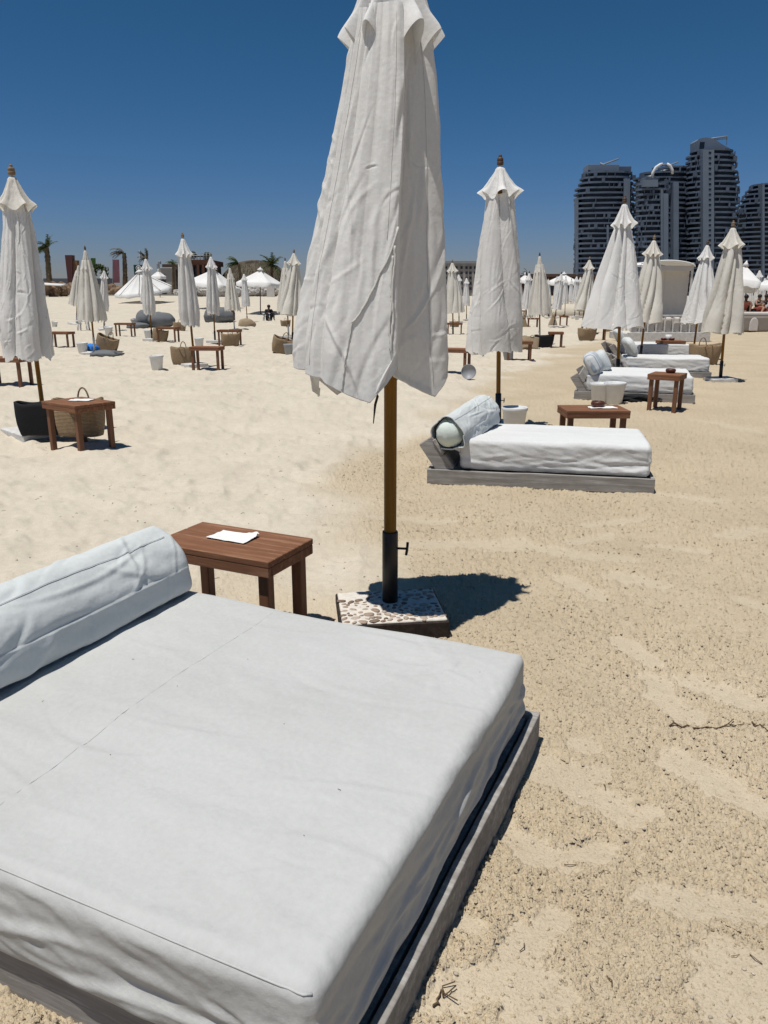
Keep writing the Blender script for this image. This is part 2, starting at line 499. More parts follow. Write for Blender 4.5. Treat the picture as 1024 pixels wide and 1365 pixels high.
# ------------------------------------------------------------------ parasols
def canopy_mesh(name, mat, seed=0, nu=160, nv=120, Rt=.125, Rb=.30, Zt=2.66, Zb=.95, depth=.33, tuck=.0, swirl=.25, off=(0, 0),
                hem_amp=.06, tatter=0., folds=8, lobes=None, hems=None, wr=1., double=False):
    rs = np.random.RandomState(seed)
    u = np.linspace(0, 2 * math.pi, nu, endpoint=False)[None, :].repeat(nv, 0)
    v = np.linspace(0, 1, nv)[:, None].repeat(nu, 1)
    jit = (np.arange(folds) + rs.uniform(-.27, .27, folds)) * 2 * math.pi / folds + rs.uniform(0, 6)
    jit = np.sort(jit % (2 * math.pi))
    ext = np.concatenate([[jit[-1] - 2 * math.pi], jit, [jit[0] + 2 * math.pi]])
    uw = u + swirl * (v - .5) * 1.2 + .10 * noise(u * 1.2, v * 2.2, 0, seed + 3) * sstep(0, .2, v)
    uw = uw % (2 * math.pi)
    k = np.clip(np.searchsorted(ext, uw.ravel(), 'right').reshape(uw.shape) - 1, 0, folds)
    wid = ext[k + 1] - ext[k]
    t = (uw - ext[k]) / wid
    sk = rs.uniform(-.16, .16, folds + 1); sk[0] = sk[-1]
    ts = np.clip(t + sk[k] * np.sin(math.pi * t), 0, 1)
    dp = depth * rs.uniform(.45, 1.25, folds + 1); dp[0] = dp[-1]
    big = rs.uniform(.88, 1.10, folds + 1); big[0] = big[-1]
    prof = np.sin(math.pi * ts) ** .62
    dv = dp[k] * (.55 + .45 * np.sin(math.pi * np.clip(v * .9 + .1, 0, 1))) * (1 + .35 * noise(k * 1.7, v * 3., 0, seed + 9))
    R = Rt + (Rb - Rt) * v ** .85
    if tuck: R = R * (1 - tuck * sstep(.78, 1., v))
    r = R * (1 - dv * (1 - prof)) * (1 + (big[k] - 1) * prof)
    r *= 1 + .05 * noise(np.cos(u) * 1.5, np.sin(u) * 1.5, v * 3, seed + 5)
    hem = hem_amp * (prof - .5) * rs.uniform(-1, 1, folds + 1)[k] + .035 * noise(np.cos(u) * 1.3, np.sin(u) * 1.3, 4, seed + 6)
    th = u
    if lobes is not None:                               # a canopy whose folds are given one by one
        deg = np.degrees(u); deg = np.where(deg > 180, deg - 360, deg)
        top = np.interp(deg, [q[0] for q in lobes], [q[1] for q in lobes], period=360)
        bot = np.interp(deg, [q[0] for q in lobes], [q[2] for q in lobes], period=360)
        r = top + (bot - top) * v ** .9
        r *= 1 + .022 * noise(u * 5, v * 2.5, 0, seed + 4) + .012 * noise(u * 11, v * 3, 0, seed + 8)
        if tuck: r = r * (1 - tuck * sstep(.9, 1., v))
        hem = np.interp(deg, [q[0] for q in hems], [q[1] for q in hems], period=360)
    if tatter:
        hem = hem - tatter * np.clip(noise(u * 14, 0 * u, 1, seed + 7), 0, 1) + tatter * .6 * np.clip(noise(u * 30, 0 * u, 2, seed + 8), -1, .4)
    zb = Zb + hem
    z = Zt + (zb - Zt) * v
    # wrinkles of the cloth
    ax = u * .3
    w = .0035 * noise(ax * 26, z * 1.6 + u, 0, seed + 11) + .0022 * noise(ax * 18 + z * 4, z * 6 - u * 2, 0, seed + 12) \
        + .005 * noise(ax * 10, z * 4, 0, seed + 14) * sstep(.45, 1, v)
    nc = 90 if nu > 200 else 40
    w = w + creases(ax, z, seed + 16, nc, .0055, .011, .22, 84, 14, (0, 1.9, Zb, Zt)) + creases(ax, z, seed + 17, nc // 2, .0045, .010, .10, 35, 45, (0, 1.9, Zb, Zb + .9)) \
        + creases(ax, z, seed + 18, nc // 2, .003, .006, .06, 90, 60, (0, 1.9, Zb, Zt))
    r = r + w * wr
    bend = sstep(0, 1, v)
    x = r * np.cos(th) + off[0] * bend; y = r * np.sin(th) + off[1] * bend
    V = np.stack([x, y, z], -1).reshape(-1, 3)
    Q = grid_faces(nu, nv, True)[:, ::-1]
    if double:                                          # the turned-in hem: a stitched band along the lower edge
        edge = np.stack([x[-1], y[-1], z[-1]], -1)
        c = np.array([off[0], off[1], 0]); e2 = edge.copy(); e2[:, :2] = c[:2] + (edge[:, :2] - c[:2]) * (1 - .006 / np.hypot(*(edge[:, :2] - c[:2]).T))[:, None]; e2[:, 2] -= .002
        e3 = e2.copy(); e3[:, 2] += .035; e3[:, :2] = c[:2] + (e3[:, :2] - c[:2]) * .985
        V = np.concatenate([V, e2, e3])
        Q = np.concatenate([Q, grid_faces(nu, 3, True, nu * (nv - 1))[:, ::-1]])
    return fast_mesh(name, V, Q, mat), (x, y, z)

def vent_mesh(name, mat, seed=0, nu=128, nv=26, r1=.20, r0=.155, Zt=2.93, Zb=2.60, n=8, drop=.085, top=.045):
    rs = np.random.RandomState(seed + 100)
    u = np.linspace(0, 2 * math.pi, nu, endpoint=False)[None, :].repeat(nv, 0)
    v = np.linspace(0, 1, nv)[:, None].repeat(nu, 1)
    ph = rs.uniform(0, 6)
    uw = u + .14 * np.sin(u * 2 + ph) + .09 * np.sin(u * 3 + 2 * ph)
    c = np.cos(n * uw + ph)
    c = np.sign(c) * np.abs(c) ** .8
    amp = .55 + .45 * noise(np.cos(u) * 2, np.sin(u) * 2, 1, seed)
    dome = top * np.sqrt(np.clip(v / .13, 0, 1))
    R = dome + np.clip((v - .06) / .94, 0, 1) ** 1.3 * ((r1 + r0) / 2 - top)
    flare = (r1 - r0) / 2 * v ** 1.6
    r = R + flare * c * (.6 + .6 * amp) + .012 * v * noise(u * 4, v * 2, 0, seed + 2) + .03 * sstep(.8, 1, v) * (c > 0) * np.abs(c)
    zb = Zb - drop * (.5 - .5 * c) * (.7 + .5 * amp) + drop * .4
    z = Zt + (zb - Zt) * v ** 1.05
    r = r + .003 * noise(u * 9, v * 8, 0, seed + 3)
    x, y = r * np.cos(u), r * np.sin(u)
    V = np.stack([x, y, z], -1).reshape(-1, 3); Q = grid_faces(nu, nv, True)[:, ::-1]
    cap = np.array([[0, 0, Zt + .004]])
    me = fast_mesh(name, V, Q, mat)
    return me

def finial_mb(z0, s=1.):
    mb = MB()
    lathe(mb, [(.034 * s, z0), (.037 * s, z0 + .012), (.037 * s, z0 + .035), (.031 * s, z0 + .04), (.036 * s, z0 + .047), (.034 * s, z0 + .07),
               (.022 * s, z0 + .08), (.016 * s, z0 + .085), (.02 * s, z0 + .093), (.016 * s, z0 + .105), (.006 * s, z0 + .112)], 18)
    return mb

def slab_mb(w, d, h, seed=0, b=.012):
    """a cast slab with worn, uneven edges"""
    n = 15
    mb = MB(); V, Q = rounded_box((w, d, h), b, 10, 10, 4)
    k = noise(V[:, 0] * 11 + seed, V[:, 1] * 11, V[:, 2] * 11, seed) * .006
    V = V + V / (np.linalg.norm(V, axis=1)[:, None] + 1e-9) * k[:, None]
    V[:, 2] += h / 2
    return mb.add(V, Q)

def rounded_box(size, rad, nx, ny, nz, ret_n=False):
    h = np.array(size) / 2; rad = min(rad, *(h * .98))
    def ticks(hh, n):
        e = hh - rad * (1 - np.sin(np.linspace(0, 1, 5) * math.pi / 2))
        m = np.linspace(-(hh - rad), hh - rad, n + 1)
        e = hh - rad + rad * np.tan(np.linspace(0, 1, 5) * math.pi / 4)
        return np.concatenate([-e[:0:-1], m, e[1:]])
    T = [ticks(h[0], nx), ticks(h[1], ny), ticks(h[2], nz)]
    idx = {}; V = []; Q = []
    def vid(i, j, k):
        key = (i, j, k)
        if key not in idx: idx[key] = len(V); V.append((T[0][i], T[1][j], T[2][k]))
        return idx[key]
    L = [len(t) - 1 for t in T]
    for a in range(3):
        o1, o2 = [(1, 2), (2, 0), (0, 1)][a]
        for s in (0, L[a]):
            for i in range(L[o1]):
                for j in range(L[o2]):
                    q = []
                    for di, dj in ((0, 0), (1, 0), (1, 1), (0, 1)):
                        key = [0, 0, 0]; key[a] = s; key[o1] = i + di; key[o2] = j + dj
                        q.append(vid(*key))
                    Q.append(q if s else q[::-1])
    V = np.array(V); inner = np.clip(V, -(h - rad), h - rad)
    D = V - inner; D /= np.linalg.norm(D, axis=1)[:, None] + 1e-12
    P_ = inner + D * rad
    return (P_, Q, D) if ret_n else (P_, Q)

def parasol_parts(root, can, vent, fin, pole_r=.026, z_pole=2.9, sleeve=(.37, .036), base=None, pole_mat=None, knob=True, finmat='finial', sleeve_mat='black'):
    link('canopy', can, root)
    link('vent', vent, root)
    fin.build('finial', M[finmat], root, True)
    p = MB(); zz = np.linspace(.06, z_pole, 12); tube(p, [(0, 0, z) for z in zz], pole_r, 20); p.build('pole', pole_mat or M['pole'], root, True)
    if sleeve:
        s = MB(); h, r = sleeve
        lathe(s, [(r, .05), (r, h), (r - .004, h + .003), (pole_r + .001, h + .003)], 22)
        so = s.build('sleeve', M[sleeve_mat], root, False)
        for pl in so.data.polygons: pl.use_smooth = abs(pl.normal.z) < .5
        if knob:
            k = MB(); zk = h * .80
            tube(k, [(r - .005, 0, zk), (r + .032, 0, zk)], .005, 8); tube(k, [(r + .03, .0, zk - .026), (r + .036, 0, zk), (r + .033, 0, zk + .028)], .0055, 8)
            k.build('clamp_knob', M['black'], root, True)
    if base: base(root)

def base_white(root, seed=1, w=.5, rz=0.):
    slab_mb(w, w, .09, seed).build('base', M['white_slab'], root, True, loc=(0, 0, -.015), rot=(0, 0, rz))

PRS = {}
def proto(kind, root):
    """geometry of one kind of closed parasol, hung under root"""
    if kind == 'A':       # spiral folds, flaring scalloped vent
        can, _ = canopy_mesh('canopy', M['canopy'], 12, 260, 200, .16, .36, 2.64, .93, .62, .10, -.75, off=(-.05, 0), hem_amp=.10, folds=7, tatter=.012)
        vent = vent_mesh('vent', M['canopy_pale'], 4, 160, 30, .225, .165, 2.945, 2.64)
        parasol_parts(root, can, vent, finial_mb(2.95), sleeve=(.42, .036), base=lambda r: base_white(r, 3))
    elif kind == 'B':     # baggy, crumpled
        can, _ = canopy_mesh('canopy', M['canopy_pale'], 31, 240, 190, .13, .345, 2.64, .95, .46, .10, .3, off=(-.09, 0), hem_amp=.10, folds=7, tatter=.02, wr=1.7)
        vent = vent_mesh('vent', M['canopy_tan'], 6, 140, 28, .205, .15, 2.945, 2.60, n=7)
        parasol_parts(root, can, vent, finial_mb(2.95, 1.1), sleeve=(.40, .034), base=lambda r: base_white(r, 4, .80, .75), finmat='finial_tan', sleeve_mat='white_slab')
    elif kind == 'E':     # wide tent, many deep pleats
        can, _ = canopy_mesh('canopy', M['canopy_pale'], 44, 240, 160, .10, .54, 2.64, .95, .38, .0, .1, off=(-.07, 0), hem_amp=.10, folds=9)
        vent = vent_mesh('vent', M['canopy_pale'], 9, 140, 28, .20, .15, 2.945, 2.58)
        parasol_parts(root, can, vent, finial_mb(2.95), sleeve=(.38, .034), base=lambda r: base_white(r, 5))
    elif kind == 'T':     # tattered hem
        can, _ = canopy_mesh('canopy', M['canopy_tan'], 52, 150, 90, .12, .43, 2.66, 1.0, .45, .05, .1, hem_amp=.05, tatter=.10, folds=9)
        vent = vent_mesh('vent', M['canopy_tan'], 11, 80, 16, .16, .13, 2.945, 2.35, drop=.14)
        parasol_parts(root, can, vent, finial_mb(2.94, .8), sleeve=(.5, .033), base=lambda r: base_white(r, 6, .62), sleeve_mat='white_slab', finmat='finial')
    elif kind == 'S':     # straight, slim
        can, _ = canopy_mesh('canopy', M['canopy'], 63, 130, 80, .12, .27, 2.66, .98, .40, .18, .05, hem_amp=.05, tatter=.05, folds=8)
        vent = vent_mesh('vent', M['canopy_pale'], 13, 80, 16, .19, .145, 2.945, 2.55)
        parasol_parts(root, can, vent, finial_mb(2.95), sleeve=(.4, .034), base=lambda r: base_white(r, 7), finmat='finial_tan')
    elif kind == 'W':     # widening, twisted
        can, _ = canopy_mesh('canopy', M['canopy_tan'], 71, 150, 90, .13, .45, 2.66, .95, .40, .04, .6, off=(-.05, 0), hem_amp=.10, folds=8)
        vent = vent_mesh('vent', M['canopy_tan'], 15, 90, 16, .22, .16, 2.945, 2.58)
        parasol_parts(root, can, vent, finial_mb(2.95), sleeve=(.4, .034), base=lambda r: base_white(r, 8), finmat='finial_tan')
    elif kind == 'F':     # the same, far away
        can, _ = canopy_mesh('canopy', M['canopy_pale'], 82, 72, 40, .13, .30, 2.66, 1.0, .40, .1, .2, hem_amp=.06, folds=8)
        vent = vent_mesh('vent', M['canopy_pale'], 17, 56, 10, .20, .15, 2.945, 2.55)
        parasol_parts(root, can, vent, finial_mb(2.94), sleeve=(.4, .033), base=lambda r: base_white(r, 9), knob=False)

GP = 'closed parasols standing across the beach'
def parasol(kind, top, basepx, label, rz=0.):
    """stand a closed parasol so that its foot and its tip match the photograph; returns its root"""
    if basepx is None or basepx[1] is None:
        lo, hi = 5., 130.
        for _ in range(60):
            mid = (lo + hi) / 2
            if at(*top, mid)[2] - float(rise(mid)) < 3.05: lo = mid
            else: hi = mid
        Y = lo
        X = at(basepx[0] if basepx else top[0], YH + 1.5 * 980 / Y, Y)[0]
    else:
        X, Y = G(*basepx)
    g = ground(X, Y)
    tp = at(*top, Y)
    d = Vector((tp[0] - X, 0, tp[2] - g)); s = d.length / 3.06
    if kind in PRS:
        src = PRS[kind]; root = thing('beach_umbrella', label, 'parasol', group=GP)
        for ch in src.children: copy_part(ch, root)
    else:
        root = thing('beach_umbrella', label, 'parasol', group=GP); proto(kind, root); PRS[kind] = root
    root.location = (X, Y, g); root.scale = (s, s, s)
    ax = d.normalized()
    q = Vector((0, 0, 1)).rotation_difference(ax)
    root.rotation_euler = (q @ Euler((0, 0, rz)).to_quaternion()).to_euler()
    return root

def main_parasol():
    X, Y = G(520, 808, .062); g = ground(X, Y) - .004
    root = thing('beach_umbrella', 'largest closed cream parasol, standing in a pebbled base beside the big daybed', 'parasol', (X, Y, g), group=GP)
    off = (-.085, -.01)
    #          angle, radius at the top, radius at the bottom   (-90 faces the big daybed)
    lobes = [(-180, .17, .36), (-171, .18, .375), (-163, .165, .355), (-158, .135, .32), (-152, .165, .345), (-145, .18, .375), (-136, .165, .37),
             (-131, .140, .345), (-124, .185, .375), (-112, .19, .380), (-103, .178, .372), (-94, .19, .385), (-82, .195, .40), (-74, .185, .41),
             (-71, .165, .395), (-68.5, .115, .285), (-64, .100, .250), (-56, .105, .258), (-46, .115, .280), (-37, .125, .312), (-28, .150, .352), (-17, .185, .392),
             (-6, .18, .380), (8, .15, .31), (16, .12, .24), (28, .17, .34), (45, .18, .37), (56, .14, .27), (70, .16, .33), (90, .18, .38), (104, .13, .25),
             (120, .17, .35), (140, .18, .38), (155, .14, .30), (168, .15, .31)]
    lobes = [(a_, t_ * .80, b_ * .925) for a_, t_, b_ in lobes]
    hems = [(-180, .0), (-150, -.01), (-125, -.035), (-100, -.10), (-90, -.115), (-79, -.04), (-72, .03), (-67, -.02), (-50, -.055), (-29, -.115), (-16, -.03),
            (-5, .06), (20, -.0), (40, -.03), (70, -.10), (100, -.08), (122, -.16), (140, -.08), (152, -.15), (165, -.12), (172, -.02)]
    can, (gx, gy, gz) = canopy_mesh('canopy', M['canopy'], 5, 620, 420, Zt=2.54, Zb=1.182, off=off, lobes=lobes, hems=hems, tuck=.03, wr=1.0, double=True)
    co = link('canopy', can, root)
    vent = vent_mesh('vent', M['canopy_pale'], 21, 300, 60, .182, .126, 2.95, 2.42, n=9, drop=.13)
    link('vent', vent, root, rot=(0, 0, .25))
    finial_mb(2.955).build('finial', M['finial'], root, True)
    p = MB(); tube(p, [(0, 0, z) for z in np.linspace(.06, 2.92, 14)], .0288, 28); p.build('pole', M['pole'], root, True)
    s = MB(); lathe(s, [(.037, .03), (.037, .414), (.035, .419), (.0292, .419)], 32)
    so = s.build('sleeve', M['black'], root, False)
    for pl in so.data.polygons: pl.use_smooth = abs(pl.normal.z) < .5
    k = MB(); tube(k, [(.033, -.004, .336), (.078, -.010, .336)], .0055, 10)
    tube(k, [(.075, -.010, .305), (.080, -.010, .336), (.082, -.010, .367)], .0065, 10); k.build('clamp_knob', M['black'], root, True)
    # cast slab with pebbles set in its top, in a dark steel tray
    t = MB(); box(t, (.495, .40, .105), (.0, -.055, .010), rotm(0, 0, .12), .006); tray = t.build('base', M['rust'], root)
    c = MB(); V, Q = rounded_box((.477, .382, .03), .008, 14, 12, 2); V[:, 2] += .004 * noise(V[:, 0] * 20, V[:, 1] * 20, 0, 3)
    c.add(V @ rotm(0, 0, .12).T + np.array([.0, -.055, .055]), Q); c.build('cement_top', M['cement'], tray, True)
    rs = random.Random(3); pts = []; pb = MB()
    for _ in range(6000):
        x, y = rs.uniform(-.228, .228), rs.uniform(-.182, .182); a = rs.uniform(.010, .027)
        if math.hypot(x, y - .055) < .045 + a: continue
        if noise(x * 6, y * 6, 0, 77) > .35 and y > 0: continue
        if all(math.hypot(x - q[0], y - q[1]) > (a + q[2]) * .92 for q in pts):
            pts.append((x, y, a))
            blob(pb, (x, y, .1035 + rs.uniform(-.001, .002)), (a, a * rs.uniform(.55, .8), .006), 6, rotm(0, 0, rs.gauss(.2, .7)), rs.randint(0, 99), .18)
    pb.xf(np.block([[rotm(0, 0, .12), np.array([[.0], [-.055], [-.035]])], [np.array([[0, 0, 0, 1.]])]]))
    pb.build('pebble_inlay', M['pebble'], tray, True)
    # tie straps, seams and the cord
    def on(deg, v, lift=.005):
        i = int(round((deg % 360) / 360 * gx.shape[1])) % gx.shape[1]; j = int(round(v * (gx.shape[0] - 1)))
        x, y, z = gx[j, i], gy[j, i], gz[j, i]; n = math.hypot(x, y)
        return (x * (1 + lift / n), y * (1 + lift / n), z)
    st = MB()
    tube(st, [on(d, v, .004) for d, v in zip(np.linspace(-73.5, -104, 26), np.linspace(.60, .80, 26) + .008 * np.sin(np.linspace(0, 9, 26)))], .0042, 8)
    tube(st, [on(d, v, .004) for d, v in zip(np.linspace(-104, -109, 26), np.linspace(.80, .995, 26))], .0026, 8)
    st.build('tie_strap', M['strap'], co, True)
    st = MB()
    tube(st, [on(-76.2 + .5 * math.sin(i * .35), v, .005) for i, v in enumerate(np.linspace(.64, .93, 34))], .0052, 8)
    tube(st, [on(-77.4 + .5 * math.sin(i * .38 + 2), v, .005) for i, v in enumerate(np.linspace(.66, .92, 34))], .0045, 8)
    st.build('tie_strap', M['strap'], co, True)
    sm = MB()
    tube(sm, [on(-84 + 3 * v, v, .0008) for v in np.linspace(.02, .6, 40)], .0013, 6)
    tube(sm, [on(-30, v, .0008) for v in np.linspace(.05, .97, 40)], .0012, 6)
    tube(sm, [on(-140, v, .0008) for v in np.linspace(.05, .97, 40)], .0012, 6)
    sm.build('seam', M['strap'], co, True)
    # the corner of the front panel folded up, showing its inside
    fl = MB(); a0 = np.array(on(-80, .985, .004)); a1 = np.array(on(-72.5, .95, .010))
    P0 = a0 + (-.10, .02, -.055); rows = []
    n = 14
    for i in range(n + 1):
        s_ = i / n
        L = a0 * (1 - s_) + a1 * s_ + np.array([0, -.012 * math.sin(math.pi * s_), .012 * math.sin(math.pi * s_)])
        B_ = np.array([L[0] - .02 - .055 * (1 - s_), L[1] + .035 + .02 * s_, L[2] - .10 + .055 * s_])
        for j in range(7):
            w_ = j / 6
            rows.append(L * (1 - w_) + B_ * w_ + np.array([0, -.016 * math.sin(math.pi * w_), 0]))
    fl.add(rows, grid_faces(7, n + 1).tolist()); fl.build('folded_corner', M['canopy_pale'], co, True)
    cd = MB(); cx, cy, cz = -.060, -.19, 1.146
    tube(cd, [(cx, cy, cz), (cx - .004, cy, cz - .05), (cx + .004, cy, cz - .075), (cx - .006, cy, cz - .11), (cx - .01, cy, cz - .15), (cx - .014, cy, cz - .19)], [.003, .003, .0055, .0055, .0035, .002], 8)
    tube(cd, [(cx, cy, cz - .06), (cx - .02, cy, cz - .03), (cx - .012, cy, cz + .01), (cx, cy, cz + .02)], .0022, 6)
    cd.build('cord', M['rope'], root, True)
    return root
main_parasol()

# ------------------------------------------------------------------ daybeds (local x runs from the head to the foot)
def mattress(name, L, W, H_, mat, seed, parent, loc, fine=1.):
    V, Q, D = rounded_box((L, W, H_), .036, int(110 * fine * L / 1.5), int(100 * fine * W / 1.2), int(18 * fine), True)
    x, y, z = V.T
    top = np.clip(D[:, 2], 0, 1); side = 1 - np.abs(D[:, 2])
    sx = np.abs(D[:, 0]); sy = np.abs(D[:, 1])
    al = np.where(sx > sy, y, x)
    dr = np.zeros(len(V))
    # long soft wrinkles across the top, running from head to foot, and a few creases
    dr += top * (.006 * fbm(x * 1.6, y * 3.2, 0, seed, 3) + .0034 * noise(x * 3 + y * 2, y * 12, 0, seed + 1)
                 + .0012 * noise(x * 16, y * 22, 0, seed + 2) + .006 * noise(x * 1.1, y * 1.3, 0, seed + 6))
    dr += top * (creases(x, y, seed + 3, 22, .0026, .016, .26, 0, 9, (-L / 2, L / 2, -W / 2, W / 2)) + creases(x, y, seed + 4, 14, .004, .013, .07, 60, 40, (L / 2 - .35, L / 2, W / 2 - .35, W / 2))
                 + creases(x, y, seed + 5, 8, .003, .010, .06, 40, 40, (L / 2 - .3, L / 2, -W / 2, -W / 2 + .3)))
    dr += top * .005 * np.exp(-((y + W / 2 - .035) / .020) ** 2) * (.7 + .5 * noise(x * 6, 0, 0, seed + 40))
    # loose cover on the sides, bagging and gathered towards the lower edge
    low = sstep(.25 * H_, -.48 * H_, z)
    dr += side * (.010 * noise(al * 2.2, z * 7, 0, seed + 7) + (.002 + .004 * low) * noise(al * 3.4 + z * 9, z * 26 + al * 2, 0, seed + 8)
                  + .003 * noise(al * 14 + z * 20, z * 30, 0, seed + 9) + .009 * low * (1 - np.abs(noise(al * 1.2, z * 15 - al * .9, 0, seed + 10))))
    dr += side * (.006 * np.cos(z / H_ * math.pi) + creases(al, z, seed + 30, 22, .005, .010, .20, 3, 8, (-L / 2, L / 2, -H_ / 2, 0)))
    corner = np.minimum(L / 2 - np.abs(x), W / 2 - np.abs(y)) 
    V = V + D * dr[:, None]
    V[:, 2] -= .006 * top * np.cos(np.clip(x / L * 2, -1, 1) * 1.5) * np.cos(np.clip(y / W * 2, -1, 1) * 1.5)
    me = fast_mesh(name, V, Q, mat)
    return link(name, me, parent, loc)

def daybed(label, cx, cy, rz, L=1.8, W=1.0, fine=1., seed=1, mat='bed', z_m=.36, mw=None, my=0.):
    g = float(rise(cy)) + .012
    root = thing('daybed', label, 'daybed', (cx, cy, g), rz, 'daybeds laid out on the sand')
    rs = random.Random(seed)
    fh = .122
    def plank(mb, ax, length, th, h, c, wav=.004):
        n = 26
        V, Q = rounded_box((length, th, h), .004, n, 1, 2)
        k = noise(V[:, 0] * 4 + c[0] * 5, 0 * V[:, 0] + seed, V[:, 2] * 6, seed + 3)
        V[:, 1] += wav * noise(V[:, 0] * 2.5, 0, 0, seed + int(abs(c[1]) * 50)) ; V[:, 2] += wav * k * (V[:, 2] > 0)
        if ax == 'y': V = V @ rotm(0, 0, math.pi / 2).T
        mb.add(V + np.array(c), Q)
    f = MB()
    plank(f, 'x', L, .028, fh, (0, -W / 2 + .014, fh / 2 - .03 + .015)); plank(f, 'x', L, .028, fh, (0, W / 2 - .014, fh / 2 - .015))
    plank(f, 'y', W - .058, .028, fh, (L / 2 - .014, 0, fh / 2 - .015)); plank(f, 'y', W - .058, .028, fh, (-L / 2 + .014, 0, fh / 2 - .015))
    f.build('frame', M['grey_wood'], root, False)
    s = MB()
    n = int(L / .16)
    for i in range(n):
        box(s, (.10, W - .07, .02), (-L / 2 + .09 + i * (L - .18) / (n - 1), 0, fh - .040 + rs.uniform(-.002, .002)), None, .004)
    s.build('slatted_base', M['grey_wood'], root)
    # leaning headboard of planks on two slanting posts
    hb = MB(); ang = -.60
    R = rotm(0, ang, 0)
    for i in range(2):
        box(hb, (.03, W - .03 - rs.uniform(0, .02), .14), np.array([-L / 2 + .225, 0, fh - .03]) + R @ np.array([0, 0, .095 + i * .15]), R, .006)
    hbo = hb.build('headboard', M['grey_wood'], root)
    for sy in (-1, 1):
        pb = MB(); box(pb, (.13, .045, .36), np.array([-L / 2 + .235, sy * (W / 2 - .052), fh - .04]) + R @ np.array([-.065, 0, .18]), R, .006)
        pb.build('headboard_post', M['grey_wood'], hbo)
    Hm = z_m - .105
    mattress('mattress', 1.49, mw or W - .11, Hm, M[mat], seed, root, (L / 2 - .042 - .745, my, .105 + Hm / 2), fine)
    return root

def place_by_corner(px, rz, sx, sy, L, W, z=0.):
    """bed centre from the pixel of its corner (sx, sy = +-1 local)"""
    c = G(*px, z)
    X = np.array([math.cos(rz), math.sin(rz)]); Y_ = np.array([-math.sin(rz), math.cos(rz)])
    return c - X * sx * L / 2 - Y_ * sy * W / 2

R0 = math.radians(-24.5)
b0 = np.array([.539, 2.362]) - np.array([math.cos(R0), math.sin(R0)]) * .9 - np.array([-math.sin(R0), math.cos(R0)]) * .74
bed0 = daybed('big double daybed with a pale stretched cover in front of the largest parasol', *b0, R0, W=1.48, fine=1.6, seed=3, z_m=.352, mw=1.435, my=-.0375)
R1 = math.radians(-11.9)
b1 = place_by_corner((872, 659), R1, 1, -1, 1.8, 1.0)
bed1 = daybed('single daybed with white mattress and leaning headboard, next beyond the largest parasol', *b1, R1, W=1.0, seed=8, mat='bed_white')
R2 = math.radians(-17)
b2 = place_by_corner((926, 538), R2, 1, -1, 1.7, 1.5)
bed2 = daybed('daybed behind the table with the ashtray, two buckets by its striped cushions', *b2, R2, L=1.7, W=1.5, fine=.6, seed=12, mat='bed_white')
R3 = math.radians(-9)
b3 = place_by_corner((948, 505), R3, 1, -1, 1.75, 1.0)
bed3 = daybed('white daybed just behind the one with two buckets', *b3, R3, L=1.75, W=1.0, fine=.6, seed=17, mat='bed_white')
R4 = math.radians(-6)
b4 = place_by_corner((924, 481), R4, 1, -1, 1.9, 1.3)
bed4 = daybed('daybed standing before the hooded cabana, behind a table with two bowls', *b4, R4, L=1.9, W=1.3, fine=.5, seed=23, mat='bed_white')
# piping round the upper edge of the big mattress
sm = MB(); tube(sm, [(-.20 + .012 * noise(y * 2, 0, 0, 2) - .03 * y, y, .2) for y in np.linspace(-.62, .70, 40)], .0008, 6)
dg = bed0.children
mt0 = [c for c in dg if c.name.startswith('mattress')][0]
me_v = np.array([v.co for v in mt0.data.vertices]); topv = me_v[me_v[:, 2] > .05]
for k, v in enumerate(sm.v):
    for p in v:
        p[2] = topv[np.argmin((topv[:, 0] - p[0])**2 + (topv[:, 1] - p[1])**2), 2] + (p[2] - .2)
sm.build('seam', M['bed'], mt0, True)
pp_ = MB(); mv = np.array([v.co for v in mt0.data.vertices]); hx_, hy_, hz_ = 1.49 / 2, 1.435 / 2, (.352 - .105) / 2
def edge_path(sx, sy, n=90):
    P_ = []
    for t in np.linspace(-1, 1, n):
        q = np.array([sx * hx_ if sx else t * hx_, sy * hy_ if sy else t * hy_, hz_])
        P_.append(mv[np.argmin(((mv - q) ** 2).sum(1))])
    P_ = np.array(P_); k = np.ones(7) / 7
    for a_ in range(3): P_[3:-3, a_] = np.convolve(P_[:, a_], k, 'valid')
    return P_ + np.array([sx * .001, sy * .001, .001])
for sx, sy in ((0, -1), (0, 1)):
    pp_ = MB(); tube(pp_, edge_path(sx, sy) - np.array([0, 0, .0014]), .0024, 8); pp_.build('piping', M['bed'], mt0, True)
def bed_crumbs():
    rs = random.Random(2); mb = MB(); P_ = topv[(np.abs(topv[:, 0]) < .7) & (np.abs(topv[:, 1]) < .68)]
    for i in range(12):
        p = P_[rs.randrange(len(P_))] + np.array([0, 0, .001]); L = rs.uniform(.003, .010); q = rs.uniform(0, 6.3)
        if i % 2: tube(mb, [p, p + np.array([L * math.cos(q), L * math.sin(q), .001])], rs.uniform(.0005, .0010), 4)
        else: blob(mb, p, (.0014, .0014, .001), 4, None, i, .2)
    o = mb.build('sand_crumbs', M['twig'], None, False, tuple(bed0.location + mt0.location if False else bed0.matrix_basis @ mt0.location), (0, 0, bed0.rotation_euler.z)); o['kind'] = 'stuff'
bed_crumbs()

